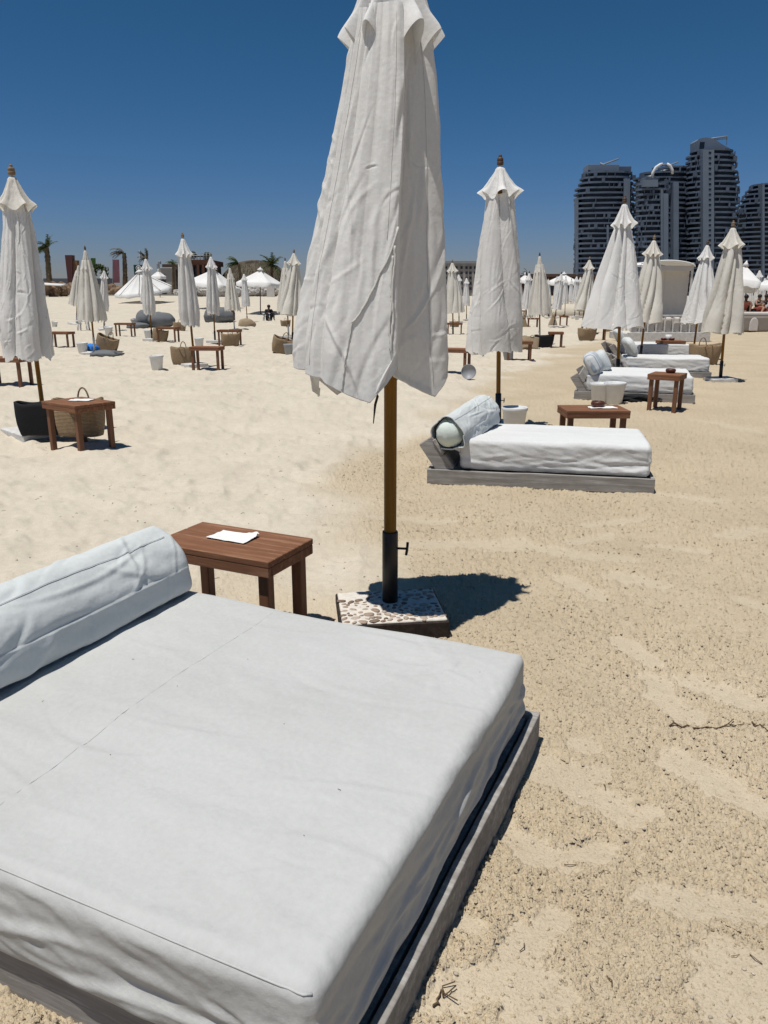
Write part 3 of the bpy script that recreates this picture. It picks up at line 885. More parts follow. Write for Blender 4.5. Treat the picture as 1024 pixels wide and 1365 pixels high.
def bolster(label, bed, x, y0, y1, z, r, seed, fine=1., open_end=False, group='bolster cushions on the daybeds', mat='bolster', tilt=0., flap=True, pitch=0.):
    """round cushion lying across a bed; coordinates in the frame of the bed"""
    c, s = math.cos(bed.rotation_euler.z), math.sin(bed.rotation_euler.z)
    L = y1 - y0; ym = (y0 + y1) / 2
    root = thing('bolster_cushion', label, 'cushion', (bed.location.x + c * x - s * ym, bed.location.y + s * x + c * ym, bed.location.z + z), bed.rotation_euler.z, group)
    if tilt: root.rotation_euler = (pitch, 0, root.rotation_euler.z + tilt)
    nu, nv = int(150 * fine), int(130 * fine)
    u = np.linspace(0, 2 * math.pi, nu, endpoint=False)[None, :].repeat(nv, 0)
    t = np.linspace(0, 1, nv)[:, None].repeat(nu, 1)
    e = .06
    yy = (t - .5) * L
    q = np.minimum(t, 1 - t) * L
    if open_end: q = np.where(t < .5, 1., q)
    cap = np.sqrt(np.clip(1 - np.clip(1 - q / e, 0, 1) ** 2, 0, 1)) ** .8
    rr = r * (.12 + .88 * cap)
    rr = rr * (1 + .03 * np.sin(t * 5 + seed))
    wr = .008 * noise(u * 1.3, t * L * 2.6, 0, seed) + .005 * noise(u * 2.2 + t * L * 4, t * L * 6, 0, seed + 1) + .0015 * noise(u * 5, t * L * 15, 0, seed + 2) \
        + creases(u * r, t * L, seed + 3, 70, .0048, .010, .11, 66, 30, (0, 6.3 * r, 0, L)) + creases(u * r, t * L, seed + 4, 10, .0045, .012, .3, 88, 6, (0, 6.3 * r, 0, L))
    sq = 1 + .08 * np.cos(2 * u)                         # slightly slumped
    X_ = (rr * sq + wr) * np.cos(u); Z_ = (rr * (2 - sq) + wr) * np.sin(u)
    if flap:                                             # the loose cover hangs down over the front, foot-side edge
        fl = np.exp(-((np.angle(np.exp(1j * (u + .55)))) / .30) ** 2)
        X_ = X_ + fl * .028 * (1 + .5 * noise(t * L * 4, 0, 0, seed + 5)); Z_ = Z_ - fl * .030
    floor_ = -r * .97
    Z_ = np.maximum(Z_, floor_ + .002 * noise(u * 3, t * 9, 0, seed))
    V = np.stack([X_, yy, Z_], -1).reshape(-1, 3)
    Q = grid_faces(nu, nv, True)
    me = fast_mesh('cover', V, Q, M[mat]); link('cover', me, root)
    sm = MB()
    j = int(nu * .17)
    tube(sm, [V.reshape(nv, nu, 3)[k, j] + np.array([.002, 0, .003]) for k in range(int(nv * (.02 if open_end else .07)), int(nv * .95), 2)], .0013, 6)
    sm.build('seam', M[mat], root, True)
    if open_end:
        ip = MB(); blob(ip, (0, -L / 2 + .075, -.006), (r * .92, .125, r * .92), 22, None, seed, .06, 2.5)
        ip.build('inner_pillow', M['mint'], root, True)
        rim = MB(); tube(rim, [V[k % nu] * np.array([1.0, 1, 1.0]) for k in range(nu + 1)], .0055, 6, False); rim.build('rim', M[mat], root, True)
    return root

bolster('long white bolster lying across the head of the big double daybed', bed0, -.622, -.78, .67, .352 + .122, .128, 4, 1.6)
bolster('white bolster with its mint inner pillow showing at the open end', bed1, -.62, -.52, .40, .45, .132, 9, 1.1, True, tilt=-.26, pitch=.09)

def pillow(label, bed, x, y, z, sx, sy, sz, rot, mat, seed, group='loose pillows on the far daybeds'):
    c, s = math.cos(bed.rotation_euler.z), math.sin(bed.rotation_euler.z)
    mb = MB(); blob(mb, (0, 0, 0), (sx, sy, sz), 16, None, seed, .10, 1.8)
    mb.v = [np.sign(v) * np.abs(v / np.array([sx, sy, sz])) ** np.array([.85, .48, .48]) * np.array([sx, sy, sz]) for v in mb.v]
    o = mb.build('pillow', M[mat], None, True, (bed.location.x + c * x - s * y, bed.location.y + s * x + c * y, bed.location.z + z), (rot[0], rot[1], rot[2] + bed.rotation_euler.z))
    return tag(o, label, 'cushion', group)

def striped_fabric():
    m, nt, b, out = mat_new('striped_pillow_fabric')
    v = coords(nt)
    w = nt.nodes.new('ShaderNodeTexWave'); w.bands_direction = 'Y'; w.inputs['Scale'].default_value = 5.; w.inputs['Distortion'].default_value = 1.
    nt.links.new(v, w.inputs['Vector'])
    nt.links.new(ramp(nt, w.outputs['Fac'], [(.55, (.58, .60, .61)), (.7, (.30, .36, .42))]), b.inputs['Base Color']); set_rough(b, .9, .1)
    bump(nt, b, tnoise(nt, v, 18., 4.), .4, .02)
    return m
M['striped'] = striped_fabric()
pillow('blue grey striped pillow propped behind the two white buckets', bed2, -.62, -.40, .36 + .14, .11, .34, .18, (0, -.5, 0), 'striped', 3)
pillow('white pillow lying right behind the striped pillow', bed2, -.50, .22, .36 + .13, .10, .30, .17, (0, -.5, .1), 'bolster', 5)
pillow('white pillow leaning on the headboard behind the daybed with two buckets', bed3, -.58, -.1, .36 + .17, .09, .34, .20, (0, -.5, 0), 'bolster', 6)
pillow('white pillow with dark edging on the daybed before the cabana', bed4, -.70, -.05, .36 + .16, .09, .38, .19, (0, -.5, 0), 'bolster', 8)

# ------------------------------------------------------------------ tables
TB = None
GT = 'low brown wooden tables on the sand'
def make_table(root, L, W, Hh, fine=True):
    t = MB(); n = 3; gap = .005; pw = (W - gap * (n - 1)) / n
    for i in range(n):
        box(t, (L, pw, .028), (0, -W / 2 + pw / 2 + i * (pw + gap), Hh - .014), None, .003)
    t.build('tabletop', M['table'], root)
    a = MB()
    for s in (-1, 1):
        box(a, (L - .002, .022, .044), (0, s * (W / 2 - .012), Hh - .0505), None, .003)
        box(a, (.022, W - .052, .044), (s * (L / 2 - .012), 0, Hh - .0505), None, .003)
    a.build('apron', M['table'], root)
    for sx in (-1, 1):
        for sy in (-1, 1):
            l = MB(); box(l, (.05, .05, Hh + .01), (sx * (L / 2 - .050), sy * (W / 2 - .050), (Hh - .03) / 2 - .02), None, .004)
            l.build('leg', M['leg'], root)

TPRO = {}
def table(label, xy, rz, size=(.62, .40, .46), mat=None):
    root = thing('side_table', label, 'table', (xy[0], xy[1], ground(*xy) - .005), rz, GT)
    if size in TPRO:
        for ch in TPRO[size].children: copy_part(ch, root)
    else:
        make_table(root, *size); TPRO[size] = root
    return root

t0 = table('low brown table right beside the big double daybed, a white paper on it', (-.677, 3.277), math.radians(-25.5), (.62, .36, .45))
t1 = table('low brown table in front of the black bag and ringed straw bag', (-3.03, 7.63), math.radians(-38), (.60, .44, .46))
D = math.radians
t2 = table('low brown table with an ashtray at the left edge of the beach', G(14, 516), D(-8), (.70, .42, .46))
t3 = table('low brown table right behind the crumpled leaning parasol', G(83, 463), D(-10), (.70, .42, .46))
t4 = table('small brown table beside the white bucket behind the tattered parasol', G(168, 448), D(-5), (.70, .42, .46))
t5 = table('small brown table touching the tipped bag under the slim parasol before the grey beanbags', G(225, 455), D(-8), (.70, .42, .46))
t6 = table('brown table beside the straw bag of the tall parasol left of the largest one', G(278, 495), D(-6), (.62, .40, .46))
t7 = table('brown table shading a straw basket, behind the lone white bucket', G(307, 460), D(-5), (.70, .42, .46))
t9 = table('brown table next to the fallen bucket, just right of the largest parasol', G(605, 500), D(-22), (.62, .40, .46))
t10 = table('small brown table far behind the fallen bucket, with a bag on it', G(606, 446), D(-5), (.62, .40, .46))
t11 = table('brown table with ashtray and leaning bucket, behind the spiral folded parasol', G(691, 481), D(-4), (.62, .40, .46))
t12 = table('brown table beside the dark basket of the parasol with the torn vent', G(740, 463), D(-8), (.44, .40, .46))
t13 = table('small brown table with ashtray beside the pointed straw bag', G(751, 434), D(-8), (.44, .40, .46))
t14 = table('small dark table behind the parasol with the torn vent', G(710, 437), D(-5), (.52, .40, .46))
t14b = table('tiny dark table left behind the parasol with the torn vent', G(694, 424), D(-5), (.52, .40, .46))
t14c = table('tiny dark table with a white jug behind the pointed straw bag', G(753, 419), D(-5), (.52, .40, .46))
t14d = table('tiny dark table between the torn vent parasol and the double parasols', G(728, 422), D(-5), (.52, .40, .46))
t15 = table('brown table with ashtray beside the round straw bag, left of the pleated parasol', G(797, 452), D(-5), (.52, .40, .46))
t16 = table('brown table with clay ashtray directly behind the single daybed', (2.02, 7.42), D(0), (.60, .42, .46))
t17 = table('upright brown table with clay ashtray before the daybed with two buckets', (3.80, 10.42), D(-32), (.42, .44, .50))
t18 = table('brown table with two bowls and a white cup before the cabana', G(886, 478) + np.array([0, -.3]), D(-2), (.60, .42, .46))

def rest_on(t, dx, dy, dz=0.):
    c, s = math.cos(t.rotation_euler.z), math.sin(t.rotation_euler.z)
    hh = max(ch.bound_box[6][2] for ch in t.children)
    return (t.location.x + c * dx - s * dy, t.location.y + s * dx + c * dy, t.location.z + hh + dz)

ASH = None
def ashtray(label, loc, s=1.):
    mb = MB(); lathe(mb, [(.035, 0), (.055, .012), (.062, .03), (.058, .045), (.050, .052), (.044, .050), (.046, .03), (.03, .015), (.004, .013)], 26)
    o = mb.build('ashtray', M['ash'], None, True, loc); o.scale = (s,) * 3
    return tag(o, label, 'ashtray', 'clay ashtrays on the tables')
ashtray('clay ashtray on the table directly behind the single daybed', rest_on(t16, .06, .06), 1.1)
ashtray('clay ashtray on the table before the daybed with two buckets', rest_on(t17, .02, .08), 1.1)
ashtray('red clay ashtray on the table at the left edge', rest_on(t2, .10, .05), 1.1)
ashtray('small clay ashtray on the table with the leaning bucket', rest_on(t11, .02, .05), 1.)
ashtray('small clay ashtray on the table by the round straw bag', rest_on(t15, -.02, .05), 1.)
ashtray('tiny clay ashtray on the table by the pointed straw bag', rest_on(t13, 0, .05), 1.)
ashtray('left of two bowls on the table before the cabana', rest_on(t18, -.15, .08), 1.1)
ashtray('right of two bowls on the table before the cabana, beside a white cup', rest_on(t18, .03, .02), 1.1)

def sheet(name, label, cat, loc, rz, w, d, seed, mat='paper', curl=.004, corner=0.):
    n = 22
    a, b_ = np.meshgrid(np.linspace(-.5, .5, n), np.linspace(-.5, .5, n))
    z = .004 + curl * (1 + fbm(a * 3 + seed, b_ * 3, 0, seed, 2)) + corner * np.clip(a + b_ - .55, 0, 1) * (1 + noise(a * 14, b_ * 14, 0, seed))
    V = np.stack([a * w * (1 + .05 * noise(b_ * 3, 0, 0, seed)), b_ * d, z], -1).reshape(-1, 3)
    q = grid_faces(n, n); V2 = V.copy(); V2[:, 2] -= .0012
    mb = MB(); mb.add(V, q.tolist()); mb.add(V2, q[:, ::-1].tolist())
    o = mb.build(name, M[mat], None, True, loc, (0, 0, rz))
    return tag(o, label, cat)
sheet('paper_leaflet', 'crumpled white paper leaflet on the table beside the big daybed', 'paper', rest_on(t0, -.02, .03), D(-26), .20, .125, 4, corner=.03)
sheet('paper_leaflet', 'flat white paper on the table in front of the black bag', 'paper', rest_on(t1, -.02, .05), D(-5), .22, .14, 7)
sheet('paper_napkin', 'white napkin under the clay ashtray behind the single daybed', 'napkin', (lambda p: (p[0] + .03, p[1], p[2] - .003))(rest_on(t16, .06, .02)), D(3), .26, .15, 9)
cup = MB(); lathe(cup, [(.05, 0), (.06, .01), (.075, .13), (.071, .13), (.056, .015), (.003, .012)], 20)
tag(cup.build('cup', M['white_plastic'], None, True, rest_on(t18, -.02, .12)), 'white cup behind the two bowls on the table before the cabana', 'cup')

# ------------------------------------------------------------------ buckets
BK = None
GB = 'plastic buckets left on the sand'
def bucket(label, xy, s=1., mat='bucket', rot=None, dz=0., seed=0):
    global BK
    root = thing('bucket', label, 'bucket', (xy[0], xy[1], ground(*xy) + dz), 0, GB, rot, s)
    if BK is None:
        b = MB(); lathe(b, [(.004, .006), (.098, .0), (.104, .004), (.138, .272), (.141, .276), (.141, .284), (.134, .284), (.131, .27), (.099, .012), (.003, .012)], 36)
        bo = b.build('bucket_body', M['bucket'], root, True)
        r = MB(); lathe(r, [(.136, .250), (.1435, .252), (.1455, .262), (.1455, .285), (.142, .289), (.134, .287), (.1335, .27)], 36)
        r.build('rim', M['bucket'], root, True)
        BK = root
    else:
        for ch in BK.children: copy_part(ch, root)
    if mat != 'bucket':
        for ch in root.children:
            ch.data = ch.data.copy(); ch.data.materials[0] = M[mat]
    return root
bucket('white bucket standing behind the single daybed beside a black pole sleeve', G(685, 578), 1.0)
bucket('right one of two white buckets before the striped pillow', G(818, 538), 1.08)
bucket('left one of two white buckets before the striped pillow', G(799, 537), 1.02)
bucket('lone white bucket on open sand left of the straw bag under the tall parasol', G(210, 496), 1.0)
bucket('white bucket beside the blue cloth under the tattered parasol', G(111, 473), 1.0)
bucket('white bucket tilted under the small parasol behind the tattered one', G(145, 448), 1.1, rot=(.1, .12, 0))
bucket('small white bucket alone on sand right of the crumpled leaning parasol', G(73, 437), 1.0, rot=(.08, .15, 0))
bucket('grey white bucket beside the tipped bag under the slim parasol', G(198, 452), 1.0)
bucket('tipped grey bucket at the left end of the grey beanbags', G(180, 433), 1.0, 'grey_bucket', rot=(.3, -.2, 0))
bucket('white bucket between the tall parasol and the table with the shaded basket', G(266, 463), 1.0)
bucket('grey bucket half in shade left of the dark beanbags under two parasols', G(275, 428), 1.0, 'grey_bucket')
xy = G(627, 508); bucket('fallen bucket lying with its open mouth towards the big daybed', xy, .92, 'grey_bucket', rot=(math.pi / 2 - .12, 0, -.25), dz=.13)
bucket('bucket leaning under the table with a clay ashtray, behind the spiral folded parasol', G(678, 481), 1.0, 'grey_bucket', rot=(.05, -.12, 0))
bucket('white bucket behind the pale straw bag of the torn vent parasol', G(695, 460), 1.0)
bucket('white bucket on the sand left of the double bags, behind the pleated parasol', G(769, 427), 1.0)
bucket('grey bucket against the open basket at the left edge of the largest parasol', G(386, 475), 1.0, 'grey_bucket')
bucket('grey bucket on the far table side below the pale parasol right of the largest one', G(602, 436), .9, 'grey_bucket')

# ------------------------------------------------------------------ straw bags
BG = {}
GS = 'straw bags left under the parasols'
def bag_mesh(kind, root):
    W, Dp, Hh = {'box': (.46, .22, .34), 'cone': (.40, .22, .44), 'tub': (.44, .32, .31)}[kind]
    mat = M['straw'] if kind != 'cone' else M['straw_pale']
    nu = 72; prof = []
    tp = {'box': (1.12, .95), 'cone': (.25, 1.05), 'tub': (1.18, .9)}[kind]
    rows = []
    def ring(k, z, ins=0.):
        a = np.linspace(0, 2 * math.pi, nu, endpoint=False)
        e = .55
        x = np.sign(np.cos(a)) * np.abs(np.cos(a)) ** e * (W / 2 - ins) * k; y = np.sign(np.sin(a)) * np.abs(np.sin(a)) ** e * (Dp / 2 - ins) * k
        zz = z + .012 * noise(x * 7, y * 7, z * 3, 5) + (.035 * np.cos(a) ** 2 if z > Hh * .8 else 0)
        return np.stack([x + .008 * noise(a, z * 9, 0, 4), y, zz], -1)
    ks = np.linspace(0, 1, 12)
    rows.append(ring(.02, .004))
    for k in ks: rows.append(ring(tp[1] + (tp[0] - tp[1]) * k + .06 * math.sin(math.pi * k), .005 + k * Hh))
    for k in ks[::-1]: rows.append(ring(tp[1] + (tp[0] - tp[1]) * k + .06 * math.sin(math.pi * k), .012 + k * Hh, .012))
    rows.append(ring(.02, .012, .012))
    me = fast_mesh('woven_body', np.concatenate(rows), grid_faces(nu, len(rows), True), mat)
    link('woven_body', me, root)
    for sy in (-1, 1):
        h = MB(); a = np.linspace(0, math.pi, 16)
        k = tp[0]
        tube(h, [(.062 * math.cos(q), sy * (Dp / 2 * k - .012 + .05 * math.sin(q) * (sy < 0)), Hh - .02 + (.15 if sy > 0 else .05) * math.sin(q)) for q in a], .009, 8)
        h.build('handle', mat if kind != 'box' else M['straw'], root, True)

def straw_bag(label, xy, kind='box', rz=0., rot=None, s=1., mat=None, dz=0.):
    root = thing('straw_bag', label, 'bag', (xy[0], xy[1], ground(*xy) + dz), rz, GS, rot, s)
    if kind in BG:
        for ch in BG[kind].children:
            if not (mat == 'black_cloth' and ch.name.startswith('handle')): copy_part(ch, root)
    else: bag_mesh(kind, root); BG[kind] = root
    if mat:
        for ch in root.children: ch.data = ch.data.copy(); ch.data.materials[0] = M[mat]
    return root
straw_bag('striped straw bag with a ring handle behind the table in front of the black bag', (-3.18, 8.0), 'box', D(-8), s=1.02, dz=.06)
straw_bag('black bag on the white slab left of the ringed straw bag', (-3.60, 8.02), 'box', D(2), s=.92, mat='black_cloth', dz=.07)
straw_bag('straw bag tipped on one corner against the tattered parasol', G(141, 470), 'box', 0, (.1, .35, -.1), 1.15)
straw_bag('straw bag with handle up, on the slab of the tall parasol beside a table', G(245, 488), 'box', D(5), s=1.0, dz=.04)
straw_bag('straw bag standing right of the grey beanbags', G(240, 443), 'box', 0, s=1.0)
straw_bag('straw bag tipped under the slim parasol before the grey beanbags', G(213, 455), 'box', 0, (0, .2, .1), 1.0)
straw_bag('dark straw bag behind the crumpled leaning parasol', G(60, 462), 'box', 0, s=1.05)
straw_bag('straw basket in the shade under the brown table behind the lone bucket', G(308, 463), 'tub', .2, s=1.1)
straw_bag('small straw bag at the foot of the parasol pair beside the largest parasol', G(381, 437), 'tub', .2, s=.95)
straw_bag('open straw basket tilted on the sand at the left edge of the largest parasol', G(375, 472), 'tub', 0, (.1, .3, .1), 1.2)
straw_bag('dark basket beside the table under the torn vent parasol', G(725, 463), 'tub', .1, s=1.1, mat='black_cloth')
straw_bag('pale straw bag lying in front of the dark basket under the torn vent parasol', G(707, 466), 'box', 0, (-.5, .15, .2), 1.0, mat='straw_pale')
straw_bag('pointed straw bag left of the small table with ashtray, under the double parasols', G(737, 434), 'cone', .1, s=1.1)
straw_bag('brown pointed straw bag left under the torn vent parasol', G(697, 438), 'cone', .1, s=1.15, mat='straw')
straw_bag('round straw bag left of a table with ashtray, behind the pleated parasol', G(782, 454), 'tub', .2, s=1.2)
straw_bag('straw bag behind the pleated parasol, left of the cabana', G(815, 443), 'box', .2, s=1.1)
straw_bag('big straw bag on the sand behind the white daybed, right of its table', G(938, 486), 'tub', -.1, s=1.3)
straw_bag('straw bag lying on the small far table right of the largest parasol', G(607, 436), 'tub', .3, s=.8, dz=.0)
straw_bag('brown bag beside the white bucket behind the pleated parasol', G(763, 416), 'box', .3, s=1.1)
mb = MB(); blob(mb, (0, 0, .22), (.42, .30, .30), 14, None, 3, .15)
tag(mb.build('straw_sack', M['straw_pale'], None, True, (*G(329, 437), ground(*G(329, 437)) - .06)), 'slumped straw sack at the foot of the farthest small parasol left of the largest one', 'sack')

# ------------------------------------------------------------------ all the other parasols
parasol('B', (14, 219), (62, 581), 'closed crumpled parasol leaning behind the table with the black bag')
parasol('A', (667, 206), (664, 573), 'closed spiral folded parasol with dark finial behind the single daybed')
parasol('E', (833, 261), (823, 508), 'closed pleated parasol standing over the two white buckets')
parasol('W', (978, 294), (960, 509), 'closed widening parasol on a whitewashed block, right of the white daybeds')
parasol('W', (873, 313), (853, 482), 'closed parasol left of the hooded cabana, between the daybed pillows', 1.5)
parasol('E', (944, 320), (923, 478), 'closed parasol right of the hooded cabana, beside the big straw bag', 2.0)
parasol('T', (113, 327), (127, 474), 'closed parasol with tattered hem above a tipped straw bag and blue cloth')
parasol('T', (105, 350), (102, 434), 'closed parasol half hidden behind the left side of the tattered one', 1.)
parasol('S', (139, 357), (139, 441), 'small closed parasol close right of the tattered one, a tilted bucket at its foot', .5)
parasol('S', (194, 340), (203, 454), 'slim closed parasol in front of the big white canopy that tilts to the sand', 1.1)
parasol('F', (192, 360), (194, 424), 'closed parasol almost wholly hidden behind the slim one before the tilted white canopy')
parasol('S', (243, 310), (260, 491), 'tall closed parasol beside a straw bag and a brown table, left of the largest one', 2.2)
parasol('S', (281, 337), (287, 458), 'closed parasol behind the table that shades a straw basket', 3.)
parasol('T', (306, 353), (313, 442), 'closed parasol in front of the seated figure and dark beanbags', 2.)
parasol('F', (325, 362), (330, 431), 'closed parasol standing over the slumped straw sack')
parasol('W', (392, 332), (390, 461), 'nearer parasol of the pair touching the left edge of the largest one', .6)
parasol('T', (380, 343), (385, 450), 'farther parasol of the pair at the left edge of the largest one', 3.)
parasol('W', (603, 346), (604, 449), 'closed parasol touching the right edge of the largest one, before the pale building', 2.6)
parasol('F', (611.5, 363), (612, 431), 'small closed parasol half hidden right behind the one before the pale building')
parasol('F', (622, 368), (622, 427), 'small closed parasol with white knotted vent, left of the spiral folded one')
parasol('T', (719.5, 336), (719.5, 459), 'closed parasol with a torn dark hole in its vent, above the dark basket', 4.)
for tp, b, k, l in [
    ((706, 361), (699, 436), 'F', 'closed parasol mostly hidden behind the left side of the torn vent parasol'),
    ((692.5, 367), (693, 426), 'F', 'small far parasol touching the right edge of the spiral folded one'),
    ((702, 369), (702, 423), 'F', 'small far parasol between the spiral folded one and the torn vent one'),
    ((731, 370), (731, 424), 'F', 'small far parasol right beside the torn vent parasol'),
    ((749, 362), (738, 436), 'F', 'closed parasol leaning over the pointed straw bag, front one of a cluster'),
    ((743, 366), (741, 424), 'F', 'far parasol behind the one that leans over the pointed straw bag'),
    ((754.5, 368), (753, 422), 'F', 'far parasol showing at the right of the one leaning over the pointed straw bag'),
    ((769, 366), (766, 424), 'F', 'left parasol of a close far pair behind the pleated parasol'),
    ((774, 367), (772, 424), 'F', 'right parasol of a close far pair behind the pleated parasol'),
    ((786.5, 342), (775, 447), 'W', 'closed parasol above the round straw bag, left of the pleated parasol'),
    ((1013, 357), (1008, 432), 'F', 'closed parasol whose pointed top rises behind the open white parasol at right'),
    ((990, 366), (988, 430), 'F', 'left closed parasol standing under the open white parasol by the seated people'),
    ((1001, 367), (998, 428), 'F', 'middle closed parasol standing under the open white parasol by the seated people'),
    ((1020, 368), (1018, 428), 'F', 'closed parasol at the right edge beyond the seated people'),
    ((682, 366), (682, 424), 'F', 'far parasol just showing past the right edge of the spiral folded one'),
    ((762, 371), (761, 416), 'F', 'farthest small parasol left of the close far pair')]:
    parasol(k, tp, b, l, hash(l) % 7 if False else len(l) * .37)

# ------------------------------------------------------------------ open parasols far off
def open_parasol(label, apex, half_px, drop_px, Y, foot=None, tilt=(0, 0), square=True, valance=.28):
    A = at(*apex, Y); c = A[1] * CP - (A[2] - H0) * SP
    R_ = half_px * c / F * (1.12 if square else 1.05); dz = drop_px * c / F
    g = float(rise(Y))
    root = thing('market_umbrella', label, 'open parasol', (A[0], A[1], A[2]), 0, 'open white parasols', (tilt[0], tilt[1], .5))
    n = 4 if square else 8
    mb = MB(); m = 12; rows = []
    nu = n * 12
    a = np.linspace(0, 2 * math.pi, nu, endpoint=False)
    sec = (a % (2 * math.pi / n)) - math.pi / n
    rr = math.cos(math.pi / n) / np.cos(sec)
    for j in range(m + 1):
        k = .03 + .97 * j / m
        sag = -.10 * dz * math.sin(math.pi * j / m) * (1 - (np.abs(sec) / (math.pi / n)) ** 2) * 1.2
        rows.append(np.stack([R_ * k * rr * np.cos(a), R_ * k * rr * np.sin(a), -dz * k + sag], -1))
    rows.append(np.stack([R_ * rr * np.cos(a) * .995, R_ * rr * np.sin(a) * .995, -dz - valance + .03 * np.cos(a * 12)], -1))
    mb.add(np.concatenate(rows), grid_faces(nu, len(rows), True)[:, ::-1].tolist())
    mb.build('canopy', M['open'], root, True)
    ct = MB(); lathe(ct, [(R_ * .13, -.02), (R_ * .10, .07), (.05, .14), (.02, .22)], 12); ct.build('vent', M['open'], root, True)
    L = A[2] - g + .2
    p = MB(); tube(p, [(0, 0, -L), (0, 0, .0)], .035, 10); p.build('pole', M['finial'], root, True)
    r = MB()
    for i in range(n):
        q = math.pi / n + 2 * math.pi * i / n if square else 2 * math.pi * i / n
        e = np.array([R_ * math.cos(q + math.pi / n) * .98, R_ * math.sin(q + math.pi / n) * .98, -dz * .99])
        tube(r, [e * .12 + (0, 0, -.05), e * .55 + (0, 0, -.06), e + (0, 0, -.03)], .02, 6)
    r.build('ribs', M['finial'], root, True)
    return root
open_parasol('open white parasol above the figure sitting in black', (347, 360), 30, 17, 58, tilt=(0, .04))
open_parasol('open white parasol between the two slim parasols before the thatched roof', (285, 359), 34, 21, 66, tilt=(0, .12))
open_parasol('big white parasol tipped over so its edge rests on the sand', (186, 362), 37, 24, 74, tilt=(.10, -.16), square=False)
open_parasol('small white parasol showing behind the tipped white one', (211, 361), 9, 7, 88)
open_parasol('open white parasol over the closed ones near the seated people at right', (994, 354), 27, 22, 36, tilt=(0, .22))
open_parasol('open white parasol at the right edge beyond the seated people', (1024, 372), 16, 8, 42)
open_parasol('open white parasol on the far beach left behind the torn vent parasol', (700, 366), 10, 7, 72)
open_parasol('open white parasol in front of the far brown huts between the parasol clusters', (752, 365.5), 26, 10, 70)

# ------------------------------------------------------------------ hooded cabana
def cabana():
    x0, y0 = G(835, 456); x1, _ = G(946, 456)
    W = x1 - x0; cx = (x0 + x1) / 2
    root = thing('cabana', 'hooded beach cabana with pale curtains and a slatted sofa front', 'cabana', (cx, y0, ground(cx, y0)), D(2))
    f = MB(); box(f, (W, 1.9, .24), (0, .95, .17), None, .02); box(f, (W + .02, .06, .30), (0, .0, .17), None, .01)
    f.build('platform', M['white_slab'], root)
    r = MB()
    box(r, (W - .1, .05, .05), (0, .05, .86), None, .006)
    for i in range(10): box(r, (.035, .04, .58), (-W / 2 + .12 + i * (W - .24) / 9, .05, .58), None, .004)
    r.build('slatted_rail', M['white_slab'], root)
    for i in range(9):
        c = MB(); xx = -W / 2 + .12 + (i + .5) * (W - .24) / 9
        V, Q = rounded_box(((W - .24) / 9 * .96, .16, .50), .075, 4, 2, 8); V[:, 1] += .02 * noise(V[:, 0] * 9 + i, V[:, 2] * 7, 0, i); c.add(V + np.array([xx, .20, .56]), Q)
        c.build('back_cushion', M['cushion'], root, True)
    hw = .90; hx = -.10; zt = 2.62
    b = MB()
    for s in (0, 1):
        n = 24; a = np.linspace(0, 1, n)
        xs = hx - hw + .06 + (a + s) * (hw - .06); rows = []
        for k in range(12):
            q = k / 11
            rows.append(np.stack([xs, .62 + .03 * np.sin(a * 11 + s) * (1 - q * .6) - .02 * (a > .96), np.full(n, .3 + q * (zt - .62))], -1))
        b.add(np.concatenate(rows), grid_faces(n, 12).tolist())
    b.build('curtain', M['cabana'], root, True)
    h = MB(); n = 22; rows = []
    for k, yy in enumerate((.30, .34, 2.0, 2.04)):
        a = np.linspace(0, 1, n); zz = zt - .14 + .16 * np.sin(a * math.pi) ** .6 - (.02 if k in (0, 3) else 0)
        rows.append(np.stack([hx - hw + a * 2 * hw, np.full(n, yy), zz], -1))
    lo = [q.copy() for q in rows[::-1]]
    for q in lo: q[:, 2] -= .05
    h.add(np.concatenate(rows + lo + rows[:1]), grid_faces(n, 9)[:, ::-1].tolist())
    h.build('roof', M['open'], root, True)
    v = MB(); box(v, (2 * hw - .06, .03, .17), (hx, .36, zt - .25), None, .004)
    v.build('valance', M['cabana'], root)
    for sx in (-1, 1):
        for yy in (.40, 1.85):
            p = MB(); box(p, (.06, .06, zt - .3), (hx + sx * (hw - .05), yy, .3 + (zt - .45) / 2), None, .005); p.build('post', M['white_slab'], root)
    s = MB(); box(s, (.05, 1.0, .62), (W / 2 - .08, .55, .60), rotm(0, .28, 0), .01); s.build('side_panel', M['white_slab'], root)
    t = MB()
    for k in (-1, 1): tube(t, [(W / 2 + .05, .2, .5 + .04 * k), (W / 2 + .40, .1, .95 + .04 * k)], .015, 6)
    t.build('strut', M['white_plastic'], root, True)
cabana()

# low grey sofas at the right edge
def lounge(label, px, w, d, h, rz):
    x, y = G(*px)
    root = thing('beach_sofa', label, 'sofa', (x, y, ground(x, y)), rz, 'low beach sofas at the right')
    b = MB()
    V, Q = rounded_box((w, d, h), .06, 12, 10, 6); V[:, 2] += h / 2; b.add(V, Q); b.build('sofa_body', M['sofa'], root, True)
    c = MB(); V, Q = rounded_box((w * .96, d * .5, .18), .07, 12, 8, 4); c.add(V + np.array([0, -d * .1, h + .09]), Q); c.build('seat_cushion', M['cabana'], root, True)
    a = MB(); V, Q = rounded_box((w * .24, .08, h * .9), .035, 8, 2, 8); V[:, 0] *= np.sqrt(np.clip(1 - np.clip(V[:, 2] / (h * .46), 0, 1) ** 2, .05, 1)); a.add(V + np.array([-w * .12, -d / 2 - .03, h * .47]), Q); a.build('armrest', M['cushion'], root, True)
    return root
lounge('low grey sofa with a pale rounded armrest before the seated people', (1003, 441), 1.5, 1.3, .62, D(-8))
lounge('low grey sofa cut by the right edge of the view, before the seated people', (1052, 441), 1.3, 1.3, .60, D(-4))

